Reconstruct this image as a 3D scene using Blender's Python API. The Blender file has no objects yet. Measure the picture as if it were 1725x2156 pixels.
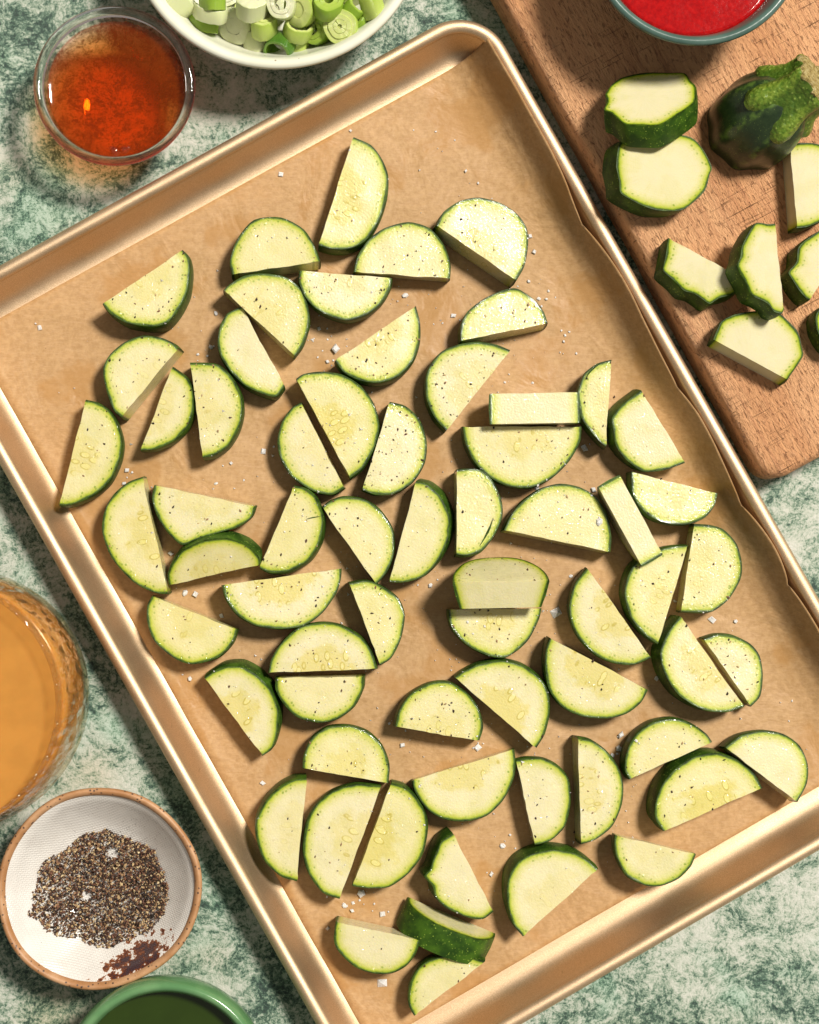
import bpy, bmesh, math, random
from mathutils import Vector, Matrix, noise

rad = math.radians
sc = bpy.context.scene
col = sc.collection
random.seed(7)

# ------------------------------------------------------------------ camera
FD, HC = 3832.0, 0.95            # focal length in photo units (1725 x 2156), height along the axis
RM = Matrix.Rotation(rad(1.812), 3, 'X') @ Matrix.Rotation(rad(-2.357), 3, 'Y')
CAM = RM @ Vector((0, 0, HC))
cd = bpy.data.cameras.new('camera')
cam = bpy.data.objects.new('camera', cd); col.objects.link(cam)
cam.matrix_world = Matrix.Translation(CAM) @ RM.to_4x4()
cd.sensor_fit = 'VERTICAL'; cd.sensor_height = 36.0; cd.lens = FD / 2156 * 36.0
cd.clip_start = 0.01; cd.clip_end = 50
sc.camera = cam

# ------------------------------------------------------------------ light
w = bpy.data.worlds.new('World'); sc.world = w; w.use_nodes = True
bg = w.node_tree.nodes['Background']
bg.inputs[0].default_value = (1.0, 0.94, 0.86, 1); bg.inputs[1].default_value = 0.25
KEY_AZ, KEY_EL, KEY_D = rad(39), rad(58), 5.0
kd = Vector((math.cos(KEY_AZ) * math.cos(KEY_EL), math.sin(KEY_AZ) * math.cos(KEY_EL), math.sin(KEY_EL)))
ld = bpy.data.lights.new('key_light', 'AREA'); ld.shape = 'DISK'; ld.size = 0.95
ld.energy = 385; ld.color = (1.0, 0.945, 0.86)
key = bpy.data.objects.new('key_light', ld); col.objects.link(key)
key.location = kd * KEY_D
key.rotation_euler = kd.to_track_quat('Z', 'Y').to_euler()
vs = sc.view_settings
vs.view_transform = 'Standard'; vs.look = 'None'; vs.exposure = 0.0; vs.gamma = 1.0; vs.use_curve_mapping = False
cy = sc.cycles
cy.use_denoising = True; cy.max_bounces = 14; cy.transmission_bounces = 12; cy.transparent_max_bounces = 12
cy.glossy_bounces = 5; cy.diffuse_bounces = 4; cy.caustics_refractive = True; cy.caustics_reflective = True
cy.blur_glossy = 0.6; cy.sample_clamp_indirect = 6.0

# ------------------------------------------------------------------ pixel -> place
def ray(x, y):
    return RM @ Vector(((x - 862.5) / FD, -(y - 1078.0) / FD, -1.0))
def on_plane(x, y, p0, n):
    d = ray(x, y)
    return CAM + d * ((p0 - CAM).dot(n) / d.dot(n))
def pt(x, y, z):
    return on_plane(x, y, Vector((0, 0, z)), Vector((0, 0, 1)))
def mper(z):                       # metres per photo unit at height z
    return (HC - z) / FD

# ------------------------------------------------------------------ node helpers
def new_mat(name):
    m = bpy.data.materials.new(name); m.use_nodes = True
    nt = m.node_tree
    return m, nt, nt.nodes['Principled BSDF']
def nd(nt, typ, ins=None, **props):
    n = nt.nodes.new(typ)
    for k, v in props.items(): setattr(n, k, v)
    for k, v in (ins or {}).items():
        s = n.inputs[k]
        if isinstance(v, bpy.types.NodeSocket): nt.links.new(v, s)
        elif isinstance(v, bpy.types.Node): nt.links.new(v.outputs[0], s)
        else: s.default_value = v
    return n
def math_n(nt, op, a, b=0.0, c=None, clamp=False):
    ins = {0: a, 1: b}
    if c is not None: ins[2] = c
    return nd(nt, 'ShaderNodeMath', ins, operation=op, use_clamp=clamp).outputs[0]
def noise_n(nt, vec, scale, detail=4.0, rough=0.55, dist=0.0):
    return nd(nt, 'ShaderNodeTexNoise', {'Vector': vec, 'Scale': scale, 'Detail': detail, 'Roughness': rough, 'Distortion': dist}).outputs[0]
def ramp(nt, fac, stops, interp='LINEAR'):
    n = nd(nt, 'ShaderNodeValToRGB', {0: fac}); r = n.color_ramp; r.interpolation = interp
    while len(r.elements) < len(stops): r.elements.new(0.5)
    for e, (p, c) in zip(r.elements, stops):
        e.position = p; e.color = (*c, 1) if len(c) == 3 else c
    return n.outputs[0]
def grey(v): return (v, v, v)
def mixc(nt, fac, a, b, blend='MIX'):
    n = nd(nt, 'ShaderNodeMix', data_type='RGBA', blend_type=blend)
    for i, v in ((0, fac), (6, a), (7, b)):
        s = n.inputs[i]
        if isinstance(v, bpy.types.NodeSocket): nt.links.new(v, s)
        elif isinstance(v, tuple): s.default_value = (*v, 1) if len(v) == 3 else v
        else: s.default_value = v
    return n.outputs[2]
def smooth(nt, v, a, b, lo=0.0, hi=1.0):
    n = nd(nt, 'ShaderNodeMapRange', {0: v, 1: a, 2: b, 3: lo, 4: hi}, interpolation_type='SMOOTHSTEP')
    return n.outputs[0]
def bump(nt, h, strength, dist, normal=None):
    ins = {'Height': h, 'Strength': strength, 'Distance': dist}
    if normal is not None: ins['Normal'] = normal
    return nd(nt, 'ShaderNodeBump', ins).outputs[0]
def setp(nt, b, **kw):
    for k, v in kw.items():
        s = b.inputs[k.replace('_', ' ')]
        if isinstance(v, bpy.types.NodeSocket): nt.links.new(v, s)
        elif isinstance(v, tuple) and len(v) == 3 and len(s.default_value) == 4: s.default_value = (*v, 1)
        else: s.default_value = v
def objco(nt): return nd(nt, 'ShaderNodeTexCoord').outputs['Object']
def mapped(nt, vec, scale=(1, 1, 1), rot=(0, 0, 0)):
    return nd(nt, 'ShaderNodeMapping', {'Vector': vec, 'Scale': scale, 'Rotation': rot}).outputs[0]
def attr(nt, name, out='Fac'): return nd(nt, 'ShaderNodeAttribute', attribute_name=name).outputs[out]

# ------------------------------------------------------------------ materials
def m_counter():
    m, nt, b = new_mat('green_stone'); co = objco(nt)
    warp = nd(nt, 'ShaderNodeTexNoise', {'Vector': co, 'Scale': 30.0, 'Detail': 4.0}).outputs['Color']
    wv = nd(nt, 'ShaderNodeVectorMath', {0: warp, 1: (0.5, 0.5, 0.5)}, operation='SUBTRACT').outputs[0]
    wv = nd(nt, 'ShaderNodeVectorMath', {0: wv, 'Scale': 0.022}, operation='SCALE').outputs[0]
    v = nd(nt, 'ShaderNodeVectorMath', {0: co, 1: wv}, operation='ADD').outputs[0]
    big = noise_n(nt, v, 17.0, 3.0, 0.5)
    mid = noise_n(nt, v, 95.0, 8.0, 0.74)
    fine = noise_n(nt, co, 800.0, 6.0, 0.8)
    f = math_n(nt, 'MULTIPLY_ADD', big, 0.80, math_n(nt, 'MULTIPLY_ADD', mid, 1.0, math_n(nt, 'MULTIPLY', fine, 0.65)))
    sp1 = noise_n(nt, v, 380.0, 8.0, 0.85)
    f = math_n(nt, 'ADD', f, math_n(nt, 'MULTIPLY', math_n(nt, 'SUBTRACT', sp1, 0.5), 0.85))
    c = ramp(nt, math_n(nt, 'MULTIPLY', f, 0.5), [(0.46, (0.010, 0.028, 0.020)), (0.525, (0.030, 0.070, 0.048)), (0.562, (0.095, 0.175, 0.115)),
        (0.603, (0.26, 0.33, 0.245)), (0.66, (0.46, 0.49, 0.41)), (0.80, (0.62, 0.61, 0.55))])
    warm = smooth(nt, noise_n(nt, mapped(nt, co, (1, 1, 1), (0, 0, 1.0)), 9.0, 2.0), 0.50, 0.72)
    c = mixc(nt, math_n(nt, 'MULTIPLY', warm, 0.5), c, mixc(nt, 1.0, c, (1.0, 0.80, 0.58), 'MULTIPLY'))
    teal = smooth(nt, noise_n(nt, co, 22.0, 3.0), 0.50, 0.66)
    c = mixc(nt, math_n(nt, 'MULTIPLY', teal, 0.55), c, mixc(nt, 1.0, c, (0.66, 0.98, 0.90), 'MULTIPLY'))
    h = math_n(nt, 'ADD', math_n(nt, 'MULTIPLY', mid, 0.8), math_n(nt, 'MULTIPLY', fine, 0.3))
    setp(nt, b, Base_Color=c, Roughness=smooth(nt, fine, 0.3, 0.7, 0.38, 0.62), Normal=bump(nt, h, 0.5, 0.003))
    return m

def m_gold(scale=1.0):
    m, nt, b = new_mat('champagne_metal'); co = objco(nt)
    g = noise_n(nt, co, 2600.0, 2.0, 0.7)
    big = noise_n(nt, co, 35.0, 4.0)
    c = mixc(nt, smooth(nt, g, 0.35, 0.68), (0.60, 0.42, 0.255), (0.80, 0.60, 0.39))
    c = mixc(nt, smooth(nt, big, 0.55, 0.75, 0.0, 0.25), c, (0.40, 0.24, 0.14))
    scr = noise_n(nt, mapped(nt, co, (900, 40, 200), (0, 0, 0.5)), 1.0, 2.0)
    c = mixc(nt, smooth(nt, scr, 0.74, 0.80, 0.0, 0.5), c, (0.25, 0.14, 0.08))
    setp(nt, b, Base_Color=c, Metallic=0.92, Roughness=smooth(nt, big, 0.3, 0.7, 0.46, 0.56), Normal=bump(nt, g, 0.22, 0.0006))
    return m

def m_paper():
    m, nt, b = new_mat('kraft_paper'); co = objco(nt)
    fib = noise_n(nt, mapped(nt, co, (260, 1400, 400), (0, 0, 0.4)), 1.0, 3.0, 0.6)
    mot = noise_n(nt, co, 380.0, 5.0, 0.65)
    big = noise_n(nt, co, 14.0, 4.0, 0.6)
    c = mixc(nt, smooth(nt, mot, 0.3, 0.7), (0.395, 0.23, 0.096), (0.49, 0.30, 0.136))
    c = mixc(nt, smooth(nt, fib, 0.45, 0.75, 0.0, 0.35), c, (0.58, 0.37, 0.21))
    oil = smooth(nt, noise_n(nt, mapped(nt, co, (1, 1, 1), (0, 0, 1)), 24.0, 4.0), 0.52, 0.62)
    c = mixc(nt, math_n(nt, 'MULTIPLY', oil, 0.55), c, (0.41, 0.21, 0.065))
    wr = noise_n(nt, co, 40.0, 3.0, 0.5, 1.2)
    cr = nd(nt, 'ShaderNodeTexVoronoi', {'Vector': mapped(nt, co, (13, 24, 10), (0, 0, 0.9)), 'Scale': 1.0}, feature='F1').outputs['Distance']
    h = math_n(nt, 'ADD', math_n(nt, 'ADD', math_n(nt, 'MULTIPLY', wr, 1.0), math_n(nt, 'MULTIPLY', cr, 1.8)), math_n(nt, 'MULTIPLY', mot, 0.07))
    setp(nt, b, Base_Color=c, Roughness=smooth(nt, oil, 0, 1, 0.58, 0.38), Specular_IOR_Level=0.35, Normal=bump(nt, h, 0.55, 0.0024))
    return m

def m_flesh(wet=True):
    m, nt, b = new_mat('zucchini_flesh_oiled' if wet else 'zucchini_flesh_dry')
    rim = nd(nt, 'ShaderNodeAttribute', attribute_name='rim').outputs['Vector']
    loc = nd(nt, 'ShaderNodeAttribute', attribute_name='loc').outputs['Vector']
    xyz = nd(nt, 'ShaderNodeSeparateXYZ', {0: rim})
    arc, dist, s = xyz.outputs
    n1 = noise_n(nt, loc, 0.55, 3.0, 0.6)
    d2 = math_n(nt, 'ADD', dist, math_n(nt, 'MULTIPLY', math_n(nt, 'SUBTRACT', n1, 0.5), math_n(nt, 'MULTIPLY_ADD', smooth(nt, dist, 0.0, 4.0), 2.6, 0.5)))
    c = ramp(nt, math_n(nt, 'DIVIDE', d2, 14.0), [(0.0, (0.022, 0.040, 0.002)), (0.032, (0.095, 0.165, 0.005)), (0.07, (0.34, 0.42, 0.020)),
        (0.125, (0.50, 0.52, 0.085)), (0.24, (0.62, 0.59, 0.24)), (0.45, (0.69, 0.63, 0.37)), (1.0, (0.70, 0.64, 0.40))])
    fb = noise_n(nt, nd(nt, 'ShaderNodeCombineXYZ', {0: math_n(nt, 'MULTIPLY', arc, 1.3), 1: math_n(nt, 'MULTIPLY', dist, 0.16), 2: nd(nt, 'ShaderNodeSeparateXYZ', {0: loc}).outputs[2]}).outputs[0], 1.0, 3.0, 0.6)
    c = mixc(nt, math_n(nt, 'MULTIPLY', smooth(nt, fb, 0.48, 0.66), math_n(nt, 'MULTIPLY', smooth(nt, dist, 1.5, 4.0), 0.30)), c, mixc(nt, 1.0, c, (0.88, 0.88, 0.70), 'MULTIPLY'))
    # the row of small veins just inside the rind
    uv = nd(nt, 'ShaderNodeCombineXYZ', {0: math_n(nt, 'MULTIPLY', arc, 0.36), 1: math_n(nt, 'MULTIPLY', dist, 0.40), 2: nd(nt, 'ShaderNodeSeparateXYZ', {0: loc}).outputs[2]}).outputs[0]
    vo = nd(nt, 'ShaderNodeTexVoronoi', {'Vector': uv, 'Scale': 1.0, 'Randomness': 0.75})
    dot = smooth(nt, vo.outputs['Distance'], 0.34, 0.16)
    band = math_n(nt, 'MULTIPLY', smooth(nt, dist, 0.9, 1.6), smooth(nt, dist, 4.6, 3.0))
    c = mixc(nt, math_n(nt, 'MULTIPLY', math_n(nt, 'MULTIPLY', dot, band), 0.85), c, (0.22, 0.31, 0.02))
    # faint growth rings and cell grain
    wv = math_n(nt, 'SINE', math_n(nt, 'ADD', math_n(nt, 'MULTIPLY', dist, 5.2), math_n(nt, 'MULTIPLY', n1, 9.0)))
    ringm = math_n(nt, 'MULTIPLY', smooth(nt, dist, 3.0, 5.0), smooth(nt, s, 0.25, 0.5))
    c = mixc(nt, math_n(nt, 'MULTIPLY', smooth(nt, wv, 0.2, 1.0), math_n(nt, 'MULTIPLY', ringm, 0.20)), c, (0.72, 0.70, 0.48))
    # seed zone: yellow wet pulp with outlined flat seeds
    seedy = attr(nt, 'seedy')
    zone_n = noise_n(nt, loc, 0.12, 2.0)
    zone = math_n(nt, 'MULTIPLY', smooth(nt, math_n(nt, 'ADD', s, math_n(nt, 'MULTIPLY', math_n(nt, 'SUBTRACT', zone_n, 0.5), 0.9)), 0.66, 0.42), seedy)
    c = mixc(nt, math_n(nt, 'MULTIPLY', zone, 0.75), c, (0.62, 0.53, 0.14))
    vs_ = nd(nt, 'ShaderNodeTexVoronoi', {'Vector': mapped(nt, loc, (0.24, 0.13, 0.2), (0, 0, 0.6)), 'Scale': 1.0, 'Randomness': 0.85})
    sd = vs_.outputs['Distance']
    pick = smooth(nt, nd(nt, 'ShaderNodeSeparateColor', {0: vs_.outputs['Color']}).outputs[0], 0.30, 0.34)
    edge = math_n(nt, 'MULTIPLY', smooth(nt, sd, 0.26, 0.33), smooth(nt, sd, 0.43, 0.35))
    body = smooth(nt, sd, 0.36, 0.28)
    zz = math_n(nt, 'MULTIPLY', smooth(nt, zone, 0.25, 0.7), pick)
    c = mixc(nt, math_n(nt, 'MULTIPLY', math_n(nt, 'MULTIPLY', body, zz), 0.85), c, (0.72, 0.65, 0.27))
    c = mixc(nt, math_n(nt, 'MULTIPLY', math_n(nt, 'MULTIPLY', edge, zz), 0.7), c, (0.46, 0.37, 0.05))
    tint = attr(nt, 'tint')
    c = mixc(nt, smooth(nt, tint, 0.0, 1.0, 0.0, 0.50), c, mixc(nt, 1.0, c, (0.95, 0.95, 0.62), 'MULTIPLY'))
    wetp = smooth(nt, noise_n(nt, loc, 0.09, 3.0), 0.48, 0.66)
    c = mixc(nt, math_n(nt, 'MULTIPLY', wetp, 0.35), c, mixc(nt, 1.0, c, (0.86, 0.88, 0.66), 'MULTIPLY'))
    fine = noise_n(nt, loc, 3.2, 3.0, 0.65)
    c = mixc(nt, smooth(nt, fine, 0.62, 0.72, 0.0, 0.5), c, (0.76, 0.74, 0.58))
    lump = noise_n(nt, loc, 0.9, 2.0, 0.5)
    h = math_n(nt, 'ADD', math_n(nt, 'MULTIPLY', lump, 1.0), math_n(nt, 'MULTIPLY', fine, 0.30))
    h = math_n(nt, 'ADD', h, math_n(nt, 'MULTIPLY', math_n(nt, 'MULTIPLY', body, zz), 0.5))
    n = bump(nt, h, 0.30 if wet else 0.12, 0.0005)
    setp(nt, b, Base_Color=c, Roughness=0.42, Subsurface_Weight=0.3, Subsurface_Radius=(1.0, 0.8, 0.30), Subsurface_Scale=0.0018, Normal=n,
         Specular_IOR_Level=0.4)
    if not wet: setp(nt, b, Specular_IOR_Level=0.12, Roughness=0.6, Base_Color=mixc(nt, 1.0, c, (0.90, 0.90, 0.92), 'MULTIPLY'))
    if wet:     # beads of oil
        bd = nd(nt, 'ShaderNodeTexVoronoi', {'Vector': loc, 'Scale': 0.46, 'Randomness': 1.0})
        bp = smooth(nt, nd(nt, 'ShaderNodeSeparateColor', {0: bd.outputs['Color']}).outputs[1], 0.45, 0.50)
        bp = math_n(nt, 'MULTIPLY', bp, smooth(nt, noise_n(nt, loc, 0.14, 2.0), 0.42, 0.54))
        cap = math_n(nt, 'MAXIMUM', math_n(nt, 'SUBTRACT', 1.0, math_n(nt, 'POWER', math_n(nt, 'DIVIDE', bd.outputs['Distance'], 0.40), 2.0)), 0.0)
        hb = math_n(nt, 'ADD', math_n(nt, 'MULTIPLY', math_n(nt, 'MULTIPLY', cap, bp), 0.17), math_n(nt, 'MULTIPLY', h, 0.10))
        setp(nt, b, Coat_Weight=smooth(nt, noise_n(nt, loc, 0.3, 3.0), 0.40, 0.60, 0.6, 1.0), Coat_IOR=1.6, Coat_Roughness=0.05, Coat_Normal=bump(nt, hb, 1.0, 0.0016))
    return m

def m_rind():
    m, nt, b = new_mat('zucchini_rind'); co = objco(nt)
    sp = nd(nt, 'ShaderNodeTexVoronoi', {'Vector': co, 'Scale': 720.0}).outputs['Distance']
    big = noise_n(nt, co, 120.0, 3.0)
    c = mixc(nt, smooth(nt, big, 0.35, 0.7), (0.018, 0.050, 0.006), (0.055, 0.125, 0.010))
    c = mixc(nt, math_n(nt, 'MULTIPLY', smooth(nt, sp, 0.30, 0.12), smooth(nt, noise_n(nt, co, 300.0), 0.45, 0.6)), c, (0.30, 0.42, 0.06))
    edge = attr(nt, 'edge')
    c = mixc(nt, edge, c, mixc(nt, smooth(nt, noise_n(nt, co, 260.0, 3.0), 0.35, 0.65), (0.010, 0.024, 0.002), (0.05, 0.10, 0.005)))
    setp(nt, b, Base_Color=c, Roughness=0.45, Specular_IOR_Level=0.18, Normal=bump(nt, noise_n(nt, co, 900.0, 3.0), 0.35, 0.0004))
    return m

def m_dark_rind():
    m, nt, b = new_mat('zucchini_end_rind'); co = objco(nt)
    sp = nd(nt, 'ShaderNodeTexVoronoi', {'Vector': co, 'Scale': 950.0}).outputs['Distance']
    st = attr(nt, 'stripe')
    big = noise_n(nt, co, 110.0, 5.0, 0.65)
    c = mixc(nt, smooth(nt, big, 0.3, 0.7), (0.010, 0.024, 0.008), (0.030, 0.055, 0.018))
    c = mixc(nt, math_n(nt, 'MULTIPLY', smooth(nt, st, 0.4, 1.0), smooth(nt, noise_n(nt, co, 260.0, 4.0), 0.4, 0.65)), c, (0.085, 0.15, 0.025))
    c = mixc(nt, math_n(nt, 'MULTIPLY', smooth(nt, sp, 0.22, 0.08), smooth(nt, big, 0.45, 0.6)), c, (0.25, 0.34, 0.08))
    setp(nt, b, Base_Color=c, Roughness=0.30, Normal=bump(nt, noise_n(nt, co, 500.0, 4.0), 0.25, 0.0005))
    return m

def m_stem():
    m, nt, b = new_mat('zucchini_stem'); co = objco(nt)
    g = noise_n(nt, co, 520.0, 4.0, 0.6); vo = nd(nt, 'ShaderNodeTexVoronoi', {'Vector': co, 'Scale': 420.0}).outputs['Distance']
    c = mixc(nt, smooth(nt, g, 0.3, 0.7), (0.075, 0.15, 0.010), (0.19, 0.27, 0.03))
    c = mixc(nt, smooth(nt, attr(nt, 'stripe'), 0.0, 0.7, 0.65, 0.0), c, (0.03, 0.075, 0.006))
    c = mixc(nt, smooth(nt, vo, 0.30, 0.12, 0, 0.6), c, (0.34, 0.45, 0.09))
    setp(nt, b, Base_Color=c, Roughness=0.32, Normal=bump(nt, math_n(nt, 'SUBTRACT', g, vo), 0.5, 0.0010))
    return m

def m_stem_cut():
    m, nt, b = new_mat('dry_stem_cut'); co = objco(nt)
    g = noise_n(nt, co, 480.0, 6.0, 0.75)
    c = ramp(nt, g, [(0.34, (0.10, 0.07, 0.012)), (0.46, (0.42, 0.30, 0.08)), (0.62, (0.66, 0.54, 0.24)), (0.8, (0.78, 0.70, 0.42))])
    setp(nt, b, Base_Color=c, Roughness=0.8, Normal=bump(nt, g, 1.0, 0.003))
    return m

def m_wood():
    m, nt, b = new_mat('beech_board'); co = mapped(nt, objco(nt), (1, 1, 1), (0, 0, 0))
    gr = noise_n(nt, mapped(nt, co, (480, 16, 200)), 1.0, 4.0, 0.6, 0.6)
    fl = noise_n(nt, mapped(nt, co, (900, 210, 300), (0, 0, 0.12)), 1.0, 3.0, 0.6, 0.5)
    big = noise_n(nt, mapped(nt, co, (26, 7, 10)), 1.0, 4.0)
    fz = noise_n(nt, mapped(nt, co, (900, 240, 400), (0, 0, 0.55)), 1.0, 4.0, 0.7)
    c = mixc(nt, smooth(nt, big, 0.3, 0.7), (0.63, 0.308, 0.138), (0.74, 0.41, 0.205))
    c = mixc(nt, smooth(nt, gr, 0.42, 0.66, 0.0, 0.45), c, (0.42, 0.175, 0.085))
    c = mixc(nt, smooth(nt, fl, 0.53, 0.68, 0.0, 0.45), c, (0.30, 0.105, 0.048))
    c = mixc(nt, smooth(nt, fz, 0.55, 0.75, 0.0, 0.45), c, (0.76, 0.48, 0.29))
    cuts = None
    for i, a in enumerate((0.35, 0.95, -0.5)):
        k = noise_n(nt, mapped(nt, co, (22, 1500, 300), (0, 0, a)), 1.0, 2.0, 0.5)
        k = math_n(nt, 'MULTIPLY', smooth(nt, k, 0.66, 0.74), smooth(nt, noise_n(nt, co, 30.0 + 7 * i, 2.0), 0.48, 0.6))
        cuts = k if cuts is None else math_n(nt, 'MAXIMUM', cuts, k)
    c = mixc(nt, math_n(nt, 'MULTIPLY', cuts, 0.6), c, (0.24, 0.10, 0.05))
    h = math_n(nt, 'SUBTRACT', math_n(nt, 'ADD', math_n(nt, 'MULTIPLY', fz, 0.9), math_n(nt, 'MULTIPLY', gr, 0.4)), math_n(nt, 'ADD', math_n(nt, 'MULTIPLY', cuts, 0.9), math_n(nt, 'MULTIPLY', smooth(nt, fl, 0.58, 0.66), 0.5)))
    setp(nt, b, Base_Color=c, Roughness=0.6, Specular_IOR_Level=0.3, Normal=bump(nt, h, 0.9, 0.0022))
    return m

def m_glaze(name, c, rough=0.12, speck=0.0, c2=None, sc_=60.0, coat=0.0):
    m, nt, b = new_mat(name); co = objco(nt)
    cc = mixc(nt, smooth(nt, noise_n(nt, co, sc_, 4.0), 0.35, 0.7), c, c2 or c)
    if speck:
        vo = nd(nt, 'ShaderNodeTexVoronoi', {'Vector': co, 'Scale': 170.0})
        pick = smooth(nt, nd(nt, 'ShaderNodeSeparateColor', {0: vo.outputs['Color']}).outputs[0], 0.80, 0.84)
        k = math_n(nt, 'MULTIPLY', smooth(nt, vo.outputs['Distance'], 0.11, 0.06), pick)
        cc = mixc(nt, math_n(nt, 'MULTIPLY', k, speck), cc, (0.20, 0.11, 0.05))
    setp(nt, b, Base_Color=cc, Roughness=rough, Coat_Weight=coat, Coat_Roughness=0.05, Normal=bump(nt, noise_n(nt, co, 45.0, 3.0), 0.12, 0.002))
    return m

def m_pepper_bowl():
    m, nt, b = new_mat('white_glazed_stoneware'); co = objco(nt)
    xyz = nd(nt, 'ShaderNodeSeparateXYZ', {0: co})
    wv = nd(nt, 'ShaderNodeTexBrick', {'Vector': mapped(nt, co, (1, 1, 1), (0, 0, 0.25)), 'Scale': 260.0, 'Mortar Size': 0.08, 'Mortar Smooth': 1.0})
    wv.inputs['Color1'].default_value = (1, 1, 1, 1); wv.inputs['Color2'].default_value = (0.85, 0.85, 0.85, 1); wv.inputs['Mortar'].default_value = (0.3, 0.3, 0.3, 1)
    big = noise_n(nt, co, 60.0, 3.0)
    c = mixc(nt, smooth(nt, big, 0.3, 0.7), (0.66, 0.63, 0.585), (0.74, 0.715, 0.67))
    # sauce stain with its own outline on the lower right wall
    px, py = xyz.outputs[0], xyz.outputs[1]
    dx = math_n(nt, 'SUBTRACT', px, 0.0185); dy = math_n(nt, 'SUBTRACT', py, -0.0375)
    u = math_n(nt, 'ADD', math_n(nt, 'MULTIPLY', dx, 0.86), math_n(nt, 'MULTIPLY', dy, 0.50))
    v = math_n(nt, 'SUBTRACT', math_n(nt, 'MULTIPLY', dy, 0.86), math_n(nt, 'MULTIPLY', dx, 0.50))
    rr = math_n(nt, 'SQRT', math_n(nt, 'ADD', math_n(nt, 'POWER', math_n(nt, 'DIVIDE', u, 0.0205), 2.0), math_n(nt, 'POWER', math_n(nt, 'DIVIDE', v, 0.0085), 2.0)))
    nn = noise_n(nt, co, 240.0, 4.0, 0.6)
    nl = noise_n(nt, co, 700.0, 2.0, 0.6)
    q = math_n(nt, 'SUBTRACT', math_n(nt, 'ADD', nn, math_n(nt, 'MULTIPLY', nl, 0.25)), math_n(nt, 'MULTIPLY', rr, 0.28))
    st = smooth(nt, q, 0.385, 0.405)
    sc_ = ramp(nt, q, [(0.38, (0.42, 0.17, 0.05)), (0.43, (0.20, 0.055, 0.014)), (0.52, (0.07, 0.02, 0.014)), (0.6, (0.05, 0.025, 0.03))])
    c = mixc(nt, st, c, sc_)
    h = math_n(nt, 'ADD', math_n(nt, 'MULTIPLY', wv.outputs['Fac'], -0.5), math_n(nt, 'MULTIPLY', big, 0.6))
    setp(nt, b, Base_Color=c, Roughness=0.22, Normal=bump(nt, h, 0.45, 0.0008), Coat_Weight=0.4, Coat_Roughness=0.08)
    return m

def m_clay():
    m, nt, b = new_mat('bare_speckled_clay'); co = objco(nt)
    g = noise_n(nt, co, 60.0, 4.0)
    vo = nd(nt, 'ShaderNodeTexVoronoi', {'Vector': co, 'Scale': 520.0})
    pick = smooth(nt, nd(nt, 'ShaderNodeSeparateColor', {0: vo.outputs['Color']}).outputs[0], 0.45, 0.5)
    c = mixc(nt, smooth(nt, g, 0.35, 0.65), (0.36, 0.17, 0.065), (0.52, 0.30, 0.155))
    c = mixc(nt, math_n(nt, 'MULTIPLY', smooth(nt, vo.outputs['Distance'], 0.36, 0.18), pick), c, (0.07, 0.04, 0.028))
    setp(nt, b, Base_Color=c, Roughness=0.5, Normal=bump(nt, noise_n(nt, co, 700.0), 0.3, 0.0004))
    return m

def m_grain():
    m, nt, b = new_mat('ground_pepper'); a = attr(nt, 'shade')
    c = ramp(nt, a, [(0.0, (0.012, 0.008, 0.006)), (0.30, (0.062, 0.026, 0.014)), (0.52, (0.18, 0.075, 0.042)), (0.70, (0.34, 0.205, 0.10)), (0.86, (0.50, 0.36, 0.18)), (1.0, (0.66, 0.53, 0.32))], 'LINEAR')
    setp(nt, b, Base_Color=c, Roughness=0.7)
    return m

def m_salt():
    m, nt, b = new_mat('salt_crystal'); co = objco(nt)
    setp(nt, b, Base_Color=(0.95, 0.93, 0.90), Roughness=smooth(nt, noise_n(nt, co, 1500.0), 0.35, 0.65, 0.05, 0.30), IOR=1.5, Transmission_Weight=0.22,
         Normal=bump(nt, noise_n(nt, co, 1800.0, 3.0), 0.6, 0.0005))
    return m

def m_glass(name, tint=(1, 1, 1), rough=0.0, bumpy=None):
    m, nt, b = new_mat(name); co = objco(nt)
    setp(nt, b, Base_Color=tint, Roughness=rough, IOR=1.46, Transmission_Weight=1.0)
    if bumpy:
        t = nd(nt, 'ShaderNodeTexCoord').outputs['Object']
        g = noise_n(nt, mapped(nt, t, (150, 150, 150)), 1.0, 2.0, 0.5, 0.6)
        setp(nt, b, Normal=bump(nt, g, 0.6, bumpy))
    return m

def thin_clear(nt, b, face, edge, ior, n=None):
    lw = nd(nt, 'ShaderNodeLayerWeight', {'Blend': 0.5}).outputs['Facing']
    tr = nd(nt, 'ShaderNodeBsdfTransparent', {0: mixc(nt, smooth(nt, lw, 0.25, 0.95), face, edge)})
    gl_ = nd(nt, 'ShaderNodeBsdfGlossy', {'Roughness': 0.03})
    f0 = ((ior - 1) / (ior + 1)) ** 2
    lw2 = lw
    if n is not None:
        nt.links.new(n, gl_.inputs['Normal'])
        lw2 = nd(nt, 'ShaderNodeLayerWeight', {'Blend': 0.5, 'Normal': n}).outputs['Facing']
    fr = math_n(nt, 'MULTIPLY_ADD', math_n(nt, 'POWER', lw2, 5.0), 0.75, f0)
    mx = nd(nt, 'ShaderNodeMixShader', {0: fr, 1: tr, 2: gl_})
    nt.nodes.remove(b)
    nt.links.new(mx.outputs[0], nt.nodes['Material Output'].inputs['Surface'])
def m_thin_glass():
    m, nt, b = new_mat('glass_painted_amber_edge')
    thin_clear(nt, b, (0.98, 0.97, 0.95), (0.70, 0.44, 0.27), 1.5)  # edge tint paints in the amber the glass would refract from the liquid
    return m
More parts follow.
